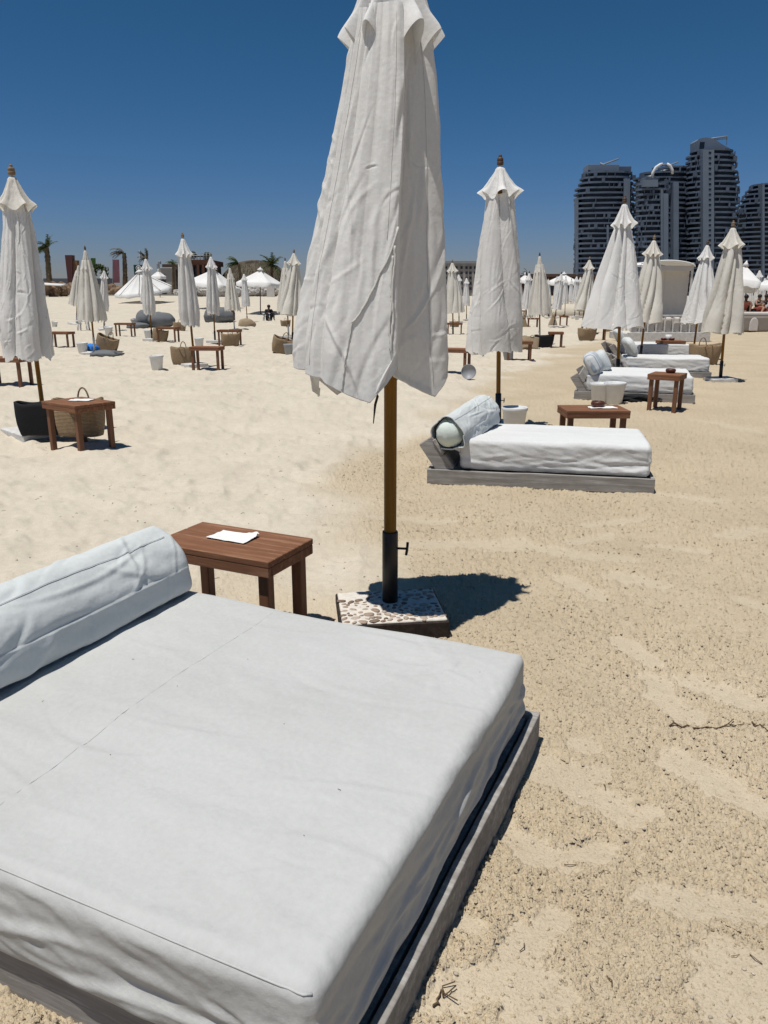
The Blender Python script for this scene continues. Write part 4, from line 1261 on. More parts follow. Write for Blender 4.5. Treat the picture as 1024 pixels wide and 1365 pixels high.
# ------------------------------------------------------------------ beanbags and lying cloths
GBB = 'grey beanbags on the sand'
def beanbag(label, px, r, seed, rot=(0, 0, 0), mat='beanbag'):
    x, y = G(*px); mb = MB()
    blob(mb, (0, 0, r[2] * .8), r, 14, None, seed, .16, 1.6)
    for v in mb.v: v[:, 2] = np.maximum(v[:, 2], .0)
    o = mb.build('beanbag', M[mat], None, True, (x, y, ground(x, y) - .02), rot)
    return tag(o, label, 'beanbag', GBB)
beanbag('big grey beanbag right of the slim parasol pole', (212, 437), (.80, .55, .40), 2)
beanbag('grey beanbag left of the slim parasol pole', (195, 437), (.42, .5, .45), 5)
beanbag('flat dark beanbag at the left end beside the tipped grey bucket', (183, 438), (.55, .4, .16), 8)
beanbag('dark grey beanbag behind the two parasols beside the seated figure', (298, 431), (.60, .5, .46), 11)
beanbag('dark tall beanbag left behind the parasol of the shaded basket', (281, 430), (.40, .4, .46), 14)
mb = MB(); blob(mb, (0, 0, .07), (.22, .2, .10), 12, None, 4, .3, 2.5)
tag(mb.build('cloth', M['blue'], None, True, (*G(122, 472), ground(*G(122, 472)) + .05)), 'bright blue cloth bundle on the slab of the tattered parasol', 'cloth')
mb = MB(); blob(mb, (0, 0, .05), (.42, .22, .10), 12, None, 9, .25, 2.5)
tag(mb.build('towel', M['beanbag'], None, True, (*G(141, 477), ground(*G(141, 477)))), 'grey towel roll lying right of the tattered parasol foot', 'towel')
mb = MB(); blob(mb, (0, 0, .05), (.45, .2, .07), 12, None, 19, .3, 3.5)
tag(mb.build('towel', M['black_cloth'], None, True, (*G(846, 534), ground(*G(846, 534)))), 'black towel on sand between the two white buckets and the daybed side', 'towel')

def stool(label, px):
    x, y = G(*px)
    root = thing('plastic_stool', label, 'stool', (x, y, ground(x, y)), 0, 'white plastic stools')
    s = MB(); V, Q = rounded_box((.48, .40, .05), .02, 6, 6, 2); s.add(V + np.array([0, 0, .40]), Q); s.build('seat', M['white_plastic'], root, True)
    for sx in (-1, 1):
        for sy in (-1, 1):
            l = MB(); tube(l, [(sx * .17, sy * .13, .39), (sx * .20, sy * .16, -.02)], [.045, .035], 8); l.build('leg', M['white_plastic'], root, True)
stool('white plastic stool before the dark beanbags', (298, 431)); stool('white plastic stool before the figure in black', (356, 427)); stool('white plastic stool under the half hidden parasol', (112, 441))

# ------------------------------------------------------------------ people
def person(label, x, y, rz, pose, skin, clothes, s=1.):
    """one continuous skinned body with clothing and hair as children"""
    P_ = dict(pelvis=(0, 0, .95), chest=(0, 0, 1.30), neck=(0, 0, 1.47), head=(0, .015, 1.60), crown=(0, .01, 1.72),
              shL=(.17, 0, 1.42), elL=(.22, 0, 1.13), haL=(.23, .08, .88), fiL=(.23, .10, .78), shR=(-.17, 0, 1.42), elR=(-.22, 0, 1.13), haR=(-.23, .08, .88), fiR=(-.23, .10, .78),
              hiL=(.09, 0, .92), knL=(.10, .02, .50), anL=(.10, 0, .09), toL=(.11, .16, .03), hiR=(-.09, 0, .92), knR=(-.10, .02, .50), anR=(-.10, 0, .09), toR=(-.11, .16, .03))
    P_.update(pose)
    rad = dict(pelvis=.14, chest=.15, neck=.055, head=.095, crown=.07, sh=.065, el=.045, ha=.035, fi=.022, hi=.095, kn=.06, an=.04, to=.03)
    E_ = [('pelvis', 'chest'), ('chest', 'neck'), ('neck', 'head'), ('head', 'crown')]
    for q in 'LR': E_ += [('chest', 'sh' + q), ('sh' + q, 'el' + q), ('el' + q, 'ha' + q), ('ha' + q, 'fi' + q), ('pelvis', 'hi' + q), ('hi' + q, 'kn' + q), ('kn' + q, 'an' + q), ('an' + q, 'to' + q)]
    def skin_mesh(name, keys, k, mat, par=None):
        ks = [q for q in P_ if q in keys]; ix = {q: i for i, q in enumerate(ks)}
        me = bpy.data.meshes.new(name); me.from_pydata([P_[q] for q in ks], [(ix[a], ix[b]) for a, b in E_ if a in ix and b in ix], [])
        o = link(name, me, par)
        md = o.modifiers.new('skin', 'SKIN'); md.use_smooth_shade = True
        for i, q in enumerate(ks):
            r = rad.get(q, rad.get(q[:2], .05)) * k
            me.skin_vertices[0].data[i].radius = (r, r)
            me.skin_vertices[0].data[i].use_root = (q == 'pelvis' or (i == 0 and 'pelvis' not in ix))
        sb = o.modifiers.new('sub', 'SUBSURF'); sb.levels = sb.render_levels = 2
        dg = bpy.context.evaluated_depsgraph_get(); dg.update()
        m2 = bpy.data.meshes.new_from_object(o.evaluated_get(dg)); m2.materials.clear(); m2.materials.append(M[mat])
        o.modifiers.clear(); o.data = m2
        return o
    body = skin_mesh('person', set(P_), 1., skin)
    body.location = (x, y, ground(x, y)); body.rotation_euler = (0, 0, rz); body.scale = (s,) * 3
    tag(body, label, 'person')
    for nm, keys, mat in clothes: skin_mesh(nm, set(keys), 1.14, mat, body)
    hb = MB(); hd = np.array(P_['head']); cr = np.array(P_['crown']); ax = cr - hd
    blob(hb, hd + ax * .45 - np.array([0, .02, 0]), (.105, .112, .105), 10, None, 1, .05); hb.build('hair', M['hair'], body, True)
    return body
TORSO = ['pelvis', 'chest', 'shL', 'shR', 'elL', 'elR']
LEGS = ['pelvis', 'hiL', 'hiR', 'knL', 'knR', 'anL', 'anR']
SIT = dict(pelvis=(0, 0, .14), chest=(0, -.05, .48), neck=(0, -.02, .66), head=(0, .03, .78), crown=(0, .02, .90), shL=(.18, -.03, .60), elL=(.27, .12, .42), haL=(.14, .34, .45), fiL=(.08, .40, .46),
           shR=(-.18, -.03, .60), elR=(-.27, .12, .42), haR=(-.14, .34, .45), fiR=(-.08, .40, .46), hiL=(.10, .03, .13), knL=(.20, .42, .46), anL=(.17, .62, .08), toL=(.18, .78, .04),
           hiR=(-.10, .03, .13), knR=(-.20, .42, .46), anR=(-.17, .62, .08), toR=(-.18, .78, .04))
LIE = dict(pelvis=(0, 0, .14), chest=(0, -.34, .26), neck=(0, -.50, .40), head=(0, -.58, .50), crown=(0, -.64, .61), shL=(.18, -.45, .34), elL=(.28, -.55, .12), haL=(.26, -.32, .06), fiL=(.26, -.24, .05),
           shR=(-.18, -.45, .34), elR=(-.28, -.55, .12), haR=(-.26, -.32, .06), fiR=(-.26, -.24, .05), hiL=(.10, .06, .13), knL=(.13, .46, .30), anL=(.12, .84, .07), toL=(.12, .95, .12),
           hiR=(-.10, .06, .13), knR=(-.13, .48, .16), anR=(-.13, .92, .06), toR=(-.13, 1.02, .13))
x, y = G(359, 427); person('person in black clothes sitting on the sand under the open white parasol', x, y, D(200), SIT, 'skin_dark', [('black_shirt', TORSO + ['haL', 'haR'], 'black_cloth'), ('black_trousers', LEGS, 'black_cloth')])
x, y = G(310, 430); person('person in dark clothes sitting beside the beanbags behind a parasol pole', x, y, D(120), SIT, 'skin_dark', [('dark_shirt', TORSO, 'black_cloth'), ('dark_trousers', LEGS, 'black_cloth')])
x, y = G(263, 403); person('person in a white top and dark trousers standing before the white rocks', x, y, D(160), dict(knL=(.12, .10, .5), anL=(.12, -.02, .09)), 'skin', [('white_top', TORSO, 'white_cloth'), ('dark_trousers', LEGS, 'black_cloth')])
for px, rz, pose, skn, cl, lab in [
    ((990, 424), 160, SIT, 'skin_dark', 'red_cloth', 'person sitting up leftmost on the sofas at right, in dark red'),
    ((1000, 424), 100, LIE, 'skin', 'red_cloth', 'person lying back on the sofa with the rounded armrest'),
    ((1008, 420), 200, SIT, 'skin', 'black_cloth', 'person in black sitting behind the one lying back on the sofa'),
    ((1017, 421), 170, SIT, 'skin_dark', 'white_cloth', 'person in a white top sitting at the far right sofas'),
    ((1013, 413), 90, SIT, 'skin_dark', 'black_cloth', 'dark haired person farthest behind the sofas at right'),
    ((1022, 424), 140, LIE, 'skin', 'black_cloth', 'person in dark swimwear reclining at the right edge')]:
    x, y = G(px[0], px[1] + 14); 
    o = person(lab, x, y, D(rz), pose, skn, [('top', ['pelvis', 'chest', 'shL', 'shR'], cl), ('shorts', ['pelvis', 'hiL', 'hiR', 'knL', 'knR'], 'black_cloth' if cl != 'black_cloth' else 'red_cloth')], 1.0)
    if px[1] > 419: o.location.z += .62

# ------------------------------------------------------------------ rocks along the back of the beach
M['rock'] = plain('brown_rock', (.22, .155, .105), .95, .1, .35, 1.6, .6)
M['rock_pale'] = plain('pale_rock', (.42, .40, .375), .95, .1, .25, 1.8, .6)
GR = 'boulders along the back of the beach'
def rock(label, px, w, h, Y, mat, seed):
    p = at(px[0], px[1], Y); c = Y * CP
    rx, rz = w * c / F / 2, h * c / F / 2
    mb = MB(); blob(mb, (0, 0, 0), (rx, rx * .8, rz * 1.15), 12, None, seed, .34, 1.7)
    mb.v = [np.round(v / (rx * .16)) * (rx * .16) * .35 + v * .65 for v in mb.v]
    return tag(mb.build('boulder', M[mat], None, False, (p[0], Y, p[2])), label, 'boulder', GR)
rr = random.Random(11)
for i, (x, w, h, lab) in enumerate([(57, 24, 15, 'brown boulder nearest the crumpled parasol'), (70, 19, 15, 'brown boulder left of the reddish pylon sign'), (83, 20, 14, 'brown boulder under the reddish pylon sign'), (97, 16, 14, 'brown boulder half behind the tattered parasol'),
                               (129, 12, 11, 'brown boulder between the tattered parasol and its small neighbour'), (149, 14, 10, 'grey brown boulder left of the tipped white parasol'), (158, 12, 8, 'low boulder touching the tipped white parasol')]):
    rock(lab, (x, 386), w, h + rr.uniform(0, 2), 97 + (i % 3), 'rock', 20 + i)
for i, (x, w) in enumerate([(255, 16), (268, 20), (296, 14), (306, 15), (318, 12), (337, 17), (345, 14), (353, 12), (374, 12), (384, 10)]):
    rock(['pale boulder beside the tall parasol', 'pale boulder behind the standing person', 'pale boulder between two slim parasols', 'pale boulder behind the parasol before the beanbags', 'pale boulder left of the farthest small parasol',
          'pale boulder right of the farthest small parasol', 'pale boulder left of the white parasol pole', 'pale boulder behind the white parasol pole', 'pale boulder right of the grey panel', 'pale boulder beside the parasol pair'][i],
         (x, 388.5), w, 10 + rr.uniform(-1, 2), 96 + (i % 4), 'rock_pale', 50 + i)
for i, (x, yy) in enumerate([(243, 389), (236, 390)]): rock(['pale boulder left of the tall parasol canopy', 'small pale boulder beyond the straw bag parasol'][i], (x, yy), 10, 7, 97, 'rock_pale', 80 + i)
p = at(66, 379, 96); mb = MB(); box(mb, (3.4, 1.5, .14), (0, 0, 0), rotm(.1, .05, 0), .04)
tag(mb.build('cloth', M['open'], None, True, tuple(p)), 'white cloth spread over the brown boulders', 'cloth')
p = at(361, 389, 92); mb = MB(); box(mb, (.9, .12, 1.3), (0, 0, 0), None, .03)
tag(mb.build('grey_panel', M['cushion'], None, False, tuple(p)), 'upright grey panel standing beside the white parasol pole', 'panel')
mb = MB(); blob(mb, (0, 0, 0), (1.9, 1.2, .62), 14, None, 3, .12); o = mb.build('sand_mound', M['sand'], None, True, (*G(760, 407), 1.0 * float(rise(G(760, 407)[1])) + .1)); o['kind'] = 'structure'

# ------------------------------------------------------------------ far structures
def ext(name, mat, x0, y0, x1, y1, Y, depth, parent=None, b=.03):
    a = at(x0, y1, Y); c = at(x1, y0, Y)
    mb = MB(); w, h = c[0] - a[0], c[2] - a[2]
    box(mb, (w, depth, h), (0, depth / 2, h / 2), None, b)
    loc = (a[0] + w / 2, Y, a[2])
    if parent is not None: loc = tuple(np.array(loc) - np.array(parent.location))
    return mb.build(name, mat, parent, False, loc)
def far_thing(name, label, cat, px, Y, group=None):
    p = at(px, 392, Y); return thing(name, label, cat, (p[0], Y, float(rise(Y))), 0, group)

M['dark_wall'] = plain('blue_grey_wall', (.085, .095, .115), .8, .2, .1, .5, .0)
M['pylon'] = plain('red_brown_panel', (.075, .028, .028), .6, .3, .15, .6, 0)
M['pylon_tan'] = plain('tan_panel', (.16, .10, .055), .7, .2, .15, .6, 0)
M['banner'] = plain('faded_purple_banner', (.16, .075, .095), .8, .1, .25, .7, 0)
M['green_sign'] = plain('dark_green_panel', (.006, .045, .034), .5, .3, .05, 1., 0)
M['lime'] = plain('green_panel', (.045, .11, .025), .7, .2, .15, 1., 0)
M['pale_wall'] = plain('pale_render', (.30, .29, .28), .9, .1, .08, .4, .0)
M['dark_glass'] = plain('dark_window_glass', (.02, .025, .035), .2, .5, .1, 1., 0)
M['brown_fascia'] = plain('brown_fascia', (.085, .040, .026), .8, .2, .2, 1., 0)
M['steel'] = plain('grey_steel', (.22, .24, .26), .5, .4, .1, 3., 0)
M['thatch'] = wood('dry_thatch', (.028, .022, .017), (.085, .068, .053), (2.5, 2.5, .35), .95, .9, .05)
M['hedge'] = plain('dry_reeds', (.24, .165, .10), .95, .05, .4, 1.4, .8)

w0 = ext('boundary_wall', M['dark_wall'], 60, 371, 150, 392, 118, .6); tag(w0, 'low blue grey wall running behind the brown boulders', 'wall')
p0 = far_thing('pylon_sign', 'red brown pylon sign widening to its top, behind the boulders', 'sign', 92, 112)
def pylon(name, mat, x0, x1, xb0, xb1, y0, y1, Y, depth, parent):
    q = [at(xb0, y1, Y), at(xb1, y1, Y), at(x1, y0, Y), at(x0, y0, Y)]
    V = [v - np.array(parent.location) for v in q] + [v - np.array(parent.location) + np.array([0, depth, 0]) for v in q]
    mb = MB(); mb.add(V, [(0, 1, 2, 3), (7, 6, 5, 4), (0, 4, 5, 1), (1, 5, 6, 2), (2, 6, 7, 3), (3, 7, 4, 0)]); return mb.build(name, mat, parent)
pylon('panel', M['pylon'], 86.5, 96, 91.5, 97, 340, 385, 112, 1.0, p0); pylon('side_panel', M['pylon_tan'], 96.2, 103, 96.6, 103, 347, 385, 112.3, .8, p0)
p1 = far_thing('banner_sign', 'faded purple banner sign left of the bare wind bent palm', 'banner', 154, 114)
pylon('banner', M['banner'], 150.5, 158.5, 151, 159.5, 346, 377, 114, .12, p1); pylon('post', M['steel'], 150, 150.4, 150, 150.4, 345, 392, 114.2, .1, p1)
p2 = far_thing('green_sign', 'dark green sign with a round white emblem behind the slim parasol', 'sign', 184, 116)
pylon('panel', M['green_sign'], 178, 190.5, 179, 190.5, 353, 366, 116, .3, p2)
ps = at(184.8, 357.5, 115.9) - np.array(p2.location)
e = MB(); tube(e, [(ps[0] + .34 * math.cos(q), ps[1], ps[2] + .34 * math.sin(q)) for q in np.linspace(0, 2 * math.pi, 20)], .05, 6, False); blob(e, (ps[0], ps[1], ps[2]), (.2, .05, .24), 6, None, 2, .2)
e.build('emblem', M['open'], p2, True)
e = MB()
for k in range(7): box(e, (.11, .04, .16), (ps[0] - .5 + k * .165, ps[1], ps[2] - .62), None, .01)
e.build('lettering', M['open'], p2)
pylon('post', M['steel'], 180, 180.7, 180, 180.7, 366, 392, 116.1, .1, p2); pylon('post', M['steel'], 188.6, 189.3, 188.6, 189.3, 366, 392, 116.1, .1, p2)
p3 = far_thing('lime_sign', 'upright green panel beside the leafy arch', 'sign', 123, 116)
pylon('panel', M['lime'], 121, 126.5, 121, 127, 344, 360, 116, .3, p3); pylon('post', M['steel'], 123, 124.4, 123, 124.4, 360, 392, 116.1, .2, p3)
fp = far_thing('flagpole', 'thin flagpole with a small pale flag beside the dark palm', 'flagpole', 187, 118)
q0 = at(186.5, 392, 118) - np.array(fp.location); q1 = at(186, 333, 118) - np.array(fp.location)
e = MB(); tube(e, [q0, q1], .06, 8); e.build('pole', M['steel'], fp, True)
e = MB(); n = 8; V = [q1 + np.array([.06 + i * .12, .02 * math.sin(i * 1.4), -.05 - k * .16 - i * .12]) for k in range(8) for i in range(n)]
e.add(V, grid_faces(n, 8).tolist()); e.build('flag', M['pale_wall'], fp, True)

# leaf clumps and palms
def leaf_mat(name, c1, c2):
    m, nt, b, out = mat_new(name); g = nt.nodes.new('ShaderNodeNewGeometry')
    nt.links.new(ramp(nt, g.outputs['Random Per Island'], [(0, c1), (1, c2)]), b.inputs['Base Color']); set_rough(b, .7, .2)
    return m
M['palm_green'] = leaf_mat('palm_leaf', (.028, .045, .012), (.085, .105, .03))
M['palm_dry'] = leaf_mat('palm_leaf_dry', (.06, .05, .035), (.14, .115, .075))
M['palm_dark'] = leaf_mat('palm_leaf_dark', (.018, .022, .012), (.045, .05, .025))
M['arch_leaf'] = leaf_mat('arch_leaf', (.025, .045, .012), (.07, .10, .025))
M['trunk'] = plain('palm_trunk', (.115, .088, .055), .95, .1, .35, 4., .8)
GPALM = 'wind bent palms behind the beach'
def palm(label, top, foot, Y, crown_px, wind, mat, seed, trunk_w=8, n=26, upright=.5, skirt=True):
    rs = random.Random(seed); T_ = at(*top, Y); B_ = at(*foot, Y)
    root = thing('palm_tree', label, 'palm', tuple(B_), 0, GPALM)
    c = Y * CP / F; L = crown_px * c
    h = T_ - B_; t = MB(); pts = [h * k + np.array([.12 * L * math.sin(k * 2.4) * wind * -.5, 0, 0]) for k in np.linspace(0, 1, 14)]
    tube(t, pts, [trunk_w * c / 2 * (1.1 - .35 * k + .10 * rs.random()) for k in np.linspace(0, 1, 14)], 12)
    tr = t.build('trunk', M['trunk'], root, False)
    if skirt:
        k_ = MB()
        for i in range(60):
            z = rs.uniform(.15, 1.0); p = np.array(pts[min(13, int(z * 13))]); a = rs.uniform(0, 6.28); w = trunk_w * c * .5
            d0 = np.array([math.cos(a), math.sin(a), 0]); q = p + d0 * w * .8; e_ = q + d0 * w * .45 + np.array([0, 0, -w * rs.uniform(.5, 1.4)]); s_ = np.array([-d0[1], d0[0], 0]) * w * .22
            k_.add([q - s_, q + s_, e_ + s_ * .4, e_ - s_ * .4], [(0, 1, 2, 3)])
        k_.build('dry_fronds', M['palm_dry'], root)
    cr = MB(); top_ = np.array(pts[-1])
    for i in range(n):
        a = rs.uniform(0, 6.28); up = rs.uniform(-.2, 1.) * upright + .25
        d = np.array([math.cos(a) * .6 + wind * 1.0, math.sin(a) * .55, up]); d /= np.linalg.norm(d)
        l = L * rs.uniform(.65, 1.05); m = 9; prev = top_.copy(); dirv = d.copy(); spine = [prev.copy()]
        for k in range(m):
            dirv = dirv + np.array([wind * .10, 0, -.13]); dirv /= np.linalg.norm(dirv); prev = prev + dirv * l / m; spine.append(prev.copy())
        for k in range(1, m + 1):
            for sgn in (-1, 1):
                sd = np.cross(dirv, [0, 0, 1.]) * sgn; sd /= np.linalg.norm(sd) + 1e-9
                ll = l * .26 * (1.15 - .8 * abs(k / m - .45)); p = spine[k]
                for jj in range(2):
                    p2 = p * (1 - .5 * jj) + spine[k - 1] * .5 * jj
                    e_ = p2 + sd * ll * .7 + (spine[k] - spine[k - 1]) * 1.1 + np.array([wind * ll * .3, 0, -ll * rs.uniform(.2, .7)])
                    w = (spine[k] - spine[k - 1]) * .24
                    cr.add([p2 - w, p2 + w, e_], [(0, 1, 2)])
    cr.build('crown', M[mat], root)
palm('thick trunked palm with a green crown blown aside, next to the crumpled parasol', (62, 330), (67, 392), 108, 18, -.42, 'palm_green', 3, 7, 46, .35)
palm('bare wind bent palm right of the purple banner', (165, 337), (167, 392), 116, 18, -.75, 'palm_dry', 5, 6, 12, .8)
palm('dark palm behind the slim parasol beside the flagpole', (195, 345), (197, 392), 118, 15, -.4, 'palm_dark', 7, 4, 16, 1.0, False)
palm('leaning palm in front of the thatched roof, right of the wooden house', (318, 352), (322, 392), 104, 17, -.7, 'palm_green', 9, 4, 26, .6, False)
palm('upright palm in front of the thatched roof near the parasol pair', (362, 354), (363, 392), 104, 19, -.12, 'palm_green', 12, 4, 30, 1.6, False)
palm('green palm left of the wooden house beside the tall parasol', (231, 352), (231, 392), 108, 11, -.2, 'palm_green', 15, 4, 26, .9, False)
palm('small dark palm at the horizon, left of the torn vent parasol', (703, 366), (703, 392), 120, 9, -.6, 'palm_dark', 17, 3, 16, 1.2, False)
# leafy arch
ar = far_thing('leafy_arch', 'leafy green arch between the tattered parasol and its small neighbour', 'arch', 132, 115)
e = MB(); rs = random.Random(4)
base = np.array(ar.location)
for i in range(900):
    s_ = rs.random(); 
    if s_ < .6: q = math.pi * rs.uniform(0, 1); px, py = 132 - 8 * math.cos(q), 372 - 17 * math.sin(q) ** .7
    else: px, py = (124.5 if rs.random() < .5 else 140) + rs.gauss(0, 1), rs.uniform(356, 390)
    p = at(px + rs.gauss(0, 1.1), py + rs.gauss(0, 1.1), 115) - base + np.array([0, rs.gauss(0, .35), 0])
    R = rotm(rs.uniform(0, 6), rs.uniform(0, 6), rs.uniform(0, 6)); k = .22
    e.add([p + R @ np.array(v) for v in ((-k, 0, 0), (0, -k * .5, .03), (k, 0, 0), (0, k * .5, .03))], [(0, 1, 2, 3)])
e.build('foliage', M['arch_leaf'], ar)
e = MB(); tube(e, [at(132 - 8 * math.cos(q), 372 - 17 * math.sin(q) ** .7, 115) - base for q in np.linspace(0.02, 3.12, 16)], .10, 6)
for px in (124.2, 139.8): tube(e, [at(px, 370, 115) - base, at(px, 393, 115) - base], .10, 6)
e.build('arch_frame', M['trunk'], ar, True)

# wooden beach house with roof deck
hs = far_thing('beach_house', 'dark wooden beach house with a railed roof deck behind the tall parasol', 'house', 264, 112)
ext('wall', M['dark_wood'], 219, 352, 279, 393, 112, 8, hs); ext('fascia', M['brown_fascia'], 244, 346, 281, 353, 111.6, 8.6, hs)
for x in (258, 266, 273): ext('window', M['dark_glass'], x, 357, x + 5, 371, 111.85, .12, hs)
for x in (257, 265, 272, 279.5): ext('post', M['brown_fascia'], x - .5, 353, x + .5, 392, 111.3, .25, hs)
e = MB(); base = np.array(hs.location)
for yy in (338, 341, 344): tube(e, [at(246, yy, 111.8) - base, at(280, yy, 111.8) - base], .04, 6)
for x in np.arange(246, 281, 4.2): tube(e, [at(x, 346, 111.8) - base, at(x, 337.5, 111.8) - base], .05, 6)
e.build('deck_rail', M['steel'], hs, True)
ext('awning', M['pale_wall'], 254, 340.2, 268, 341.4, 113, 3, hs)
e = MB(); blob(e, tuple(at(258, 340, 114) - base), (.5, .5, .55), 9, None, 3, .3); blob(e, tuple(at(276, 342, 114) - base), (.4, .4, .6), 9, None, 5, .3); e.build('planter', M['palm_dark'], hs, True)
kb = far_thing('kiosk', 'small grey concrete kiosk right of the tipped white parasol', 'kiosk', 223, 110)
ext('wall', M['pale_wall'], 214, 358, 229, 393, 110, 4, kb); ext('roof', M['steel'], 213, 356.4, 230, 358.2, 109.7, 4.6, kb); ext('door', M['dark_glass'], 216, 366, 220, 392, 109.9, .1, kb)
tf = far_thing('floodlight', 'small floodlight on a post left of the grey kiosk', 'lamp', 212, 112)
ext('post', M['steel'], 211.7, 351, 212.3, 392, 112, .1, tf); ext('lamp', M['steel'], 210.5, 348, 214, 352, 111.9, .3, tf)

# thatched pavilion
th = far_thing('thatched_pavilion', 'big round pavilion with a shaggy brown thatched roof', 'pavilion', 333, 116)
a = at(333, 345, 116); rw = 46 * 116 * CP / F
base = np.array(th.location); zt = a[2] - base[2]; ze = at(333, 372, 116)[2] - base[2]
prof = [(.3, zt), (rw * .22, zt - .10), (rw * .45, zt - .35), (rw * .66, zt - .85), (rw * .86, zt - 1.7), (rw * .97, ze + .35), (rw, ze), (rw * .96, ze - .05), (rw * .5, ze + .5)]
e = MB(); lathe(e, prof, 90, (0, rw, 0))
for v in e.v:
    d = v - np.array([0, rw, 0]); r_ = np.hypot(d[:, 0], d[:, 1]); k = 1 + .03 * noise(d[:, 0] * 2, d[:, 1] * 2, d[:, 2], 5); v[:, 0] *= k; v[:, 2] += .10 * noise(d[:, 0] * 1.5, d[:, 1] * 1.5, 0, 6)
roof = e.build('roof', M['thatch'], th, True)
e = MB(); rs = random.Random(6)
for i in range(5200):
    k = rs.random() ** .7; q = rs.uniform(0, 2 * math.pi); r_ = rw * (.12 + .9 * k); zz = float(np.interp(r_, [p[0] for p in prof[:7]], [p[1] for p in prof[:7]]))
    d0 = np.array([math.cos(q), math.sin(q), 0]); p = d0 * r_ + np.array([0, rw, zz + .06]); l = rs.uniform(.35, .9); sl = -.35 - .9 * k
    e_ = p + d0 * l * .75 + np.array([0, 0, sl * l]); s_ = np.array([-d0[1], d0[0], 0]) * .05
    e.add([p - s_, p + s_, e_], [(0, 1, 2)])
e.build('thatch_fringe', M['palm_dry'], roof)
for q in np.linspace(.2, 2 * math.pi + .2, 9)[:-1]:
    e = MB(); tube(e, [(rw * .82 * math.cos(q), rw + rw * .82 * math.sin(q), 0), (rw * .82 * math.cos(q), rw + rw * .82 * math.sin(q), ze + .6)], .14, 8); e.build('post', M['trunk'], th, True)
e = MB(); lathe(e, [(rw * .55, 0), (rw * .55, ze + .5), (rw * .5, ze + .6)], 24, (0, rw, 0)); e.build('bar_counter', M['dark_wood'], th)
# reed fence in front
rf = ext('reed_fence', M['hedge'], 318, 375, 392, 393, 101, .5); tag(rf, 'dry brown reed fence behind the pale boulders', 'fence')
bm_ = MB(); rs = random.Random(9); a0 = at(318, 374, 101); a1 = at(392, 374, 101)
for i in range(700):
    p = a0 * (1 - i / 700) + a1 * i / 700 - np.array(rf.location); z = rs.uniform(-.1, .35); x_ = rs.gauss(0, .05)
    bm_.add([p + np.array([-.04, rs.uniform(-.1, .3), -.8]), p + np.array([.04, rs.uniform(-.1, .3), -.8]), p + np.array([x_, rs.uniform(-.1, .3), z])], [(0, 1, 2)])
bm_.build('reed_tips', M['palm_dry'], rf)

# pale flat building and the dark roofs on the horizon
pb = far_thing('flat_building', 'pale flat roofed building left of the spiral folded parasol', 'building', 613, 260)
g = -float(rise(260))
ext('wall', M['pale_wall'], 588, 351, 640, 396, 260, 20, pb); ext('parapet', M['steel'], 587, 347.5, 641, 351.2, 259.5, 21, pb)
for x in (593, 600, 607, 614, 620.5, 626, 632):
    for yy in (355, 362, 369, 376, 383): ext('window', M['dark_glass'], x, yy, x + 3, yy + 3.6, 259.85, .2, pb, .02)
for x in (597, 611, 624): ext('pier', M['pale_wall'], x, 351.5, x + 1.2, 395, 259.3, .6, pb)
for x0, x1, yy, lab, Y in [(640, 700, 368, 'long low dark roofed hut just right of the spiral folded parasol', 150), (706, 768, 366.5, 'long low dark roofed hut behind the torn vent parasol', 148), (766, 830, 367.5, 'low dark roofed hut behind the pleated parasol and towers foot', 152)]:
    q = far_thing('beach_hut', lab, 'hut', (x0 + x1) / 2, Y, 'low huts on the horizon')
    ext('wall', M['brown_fascia'], x0 + 1, yy + 3, x1 - 1, 394, Y, 8, q); ext('roof', M['dark_wood'], x0, yy - 1.5, x1, yy + 2.6, Y - .8, 10, q)
    for k in range(5): ext('opening', M['dark_glass'], x0 + 3 + k * (x1 - x0 - 6) / 5, yy + 9, x0 + 3 + (k + .62) * (x1 - x0 - 6) / 5, 392, Y - .1, .2, q)
    for k in range(6): ext('post', M['pylon_tan'], x0 + 2 + k * (x1 - x0 - 5) / 5, yy + 3, x0 + 2.8 + k * (x1 - x0 - 5) / 5, 393, Y - .5, .2, q)

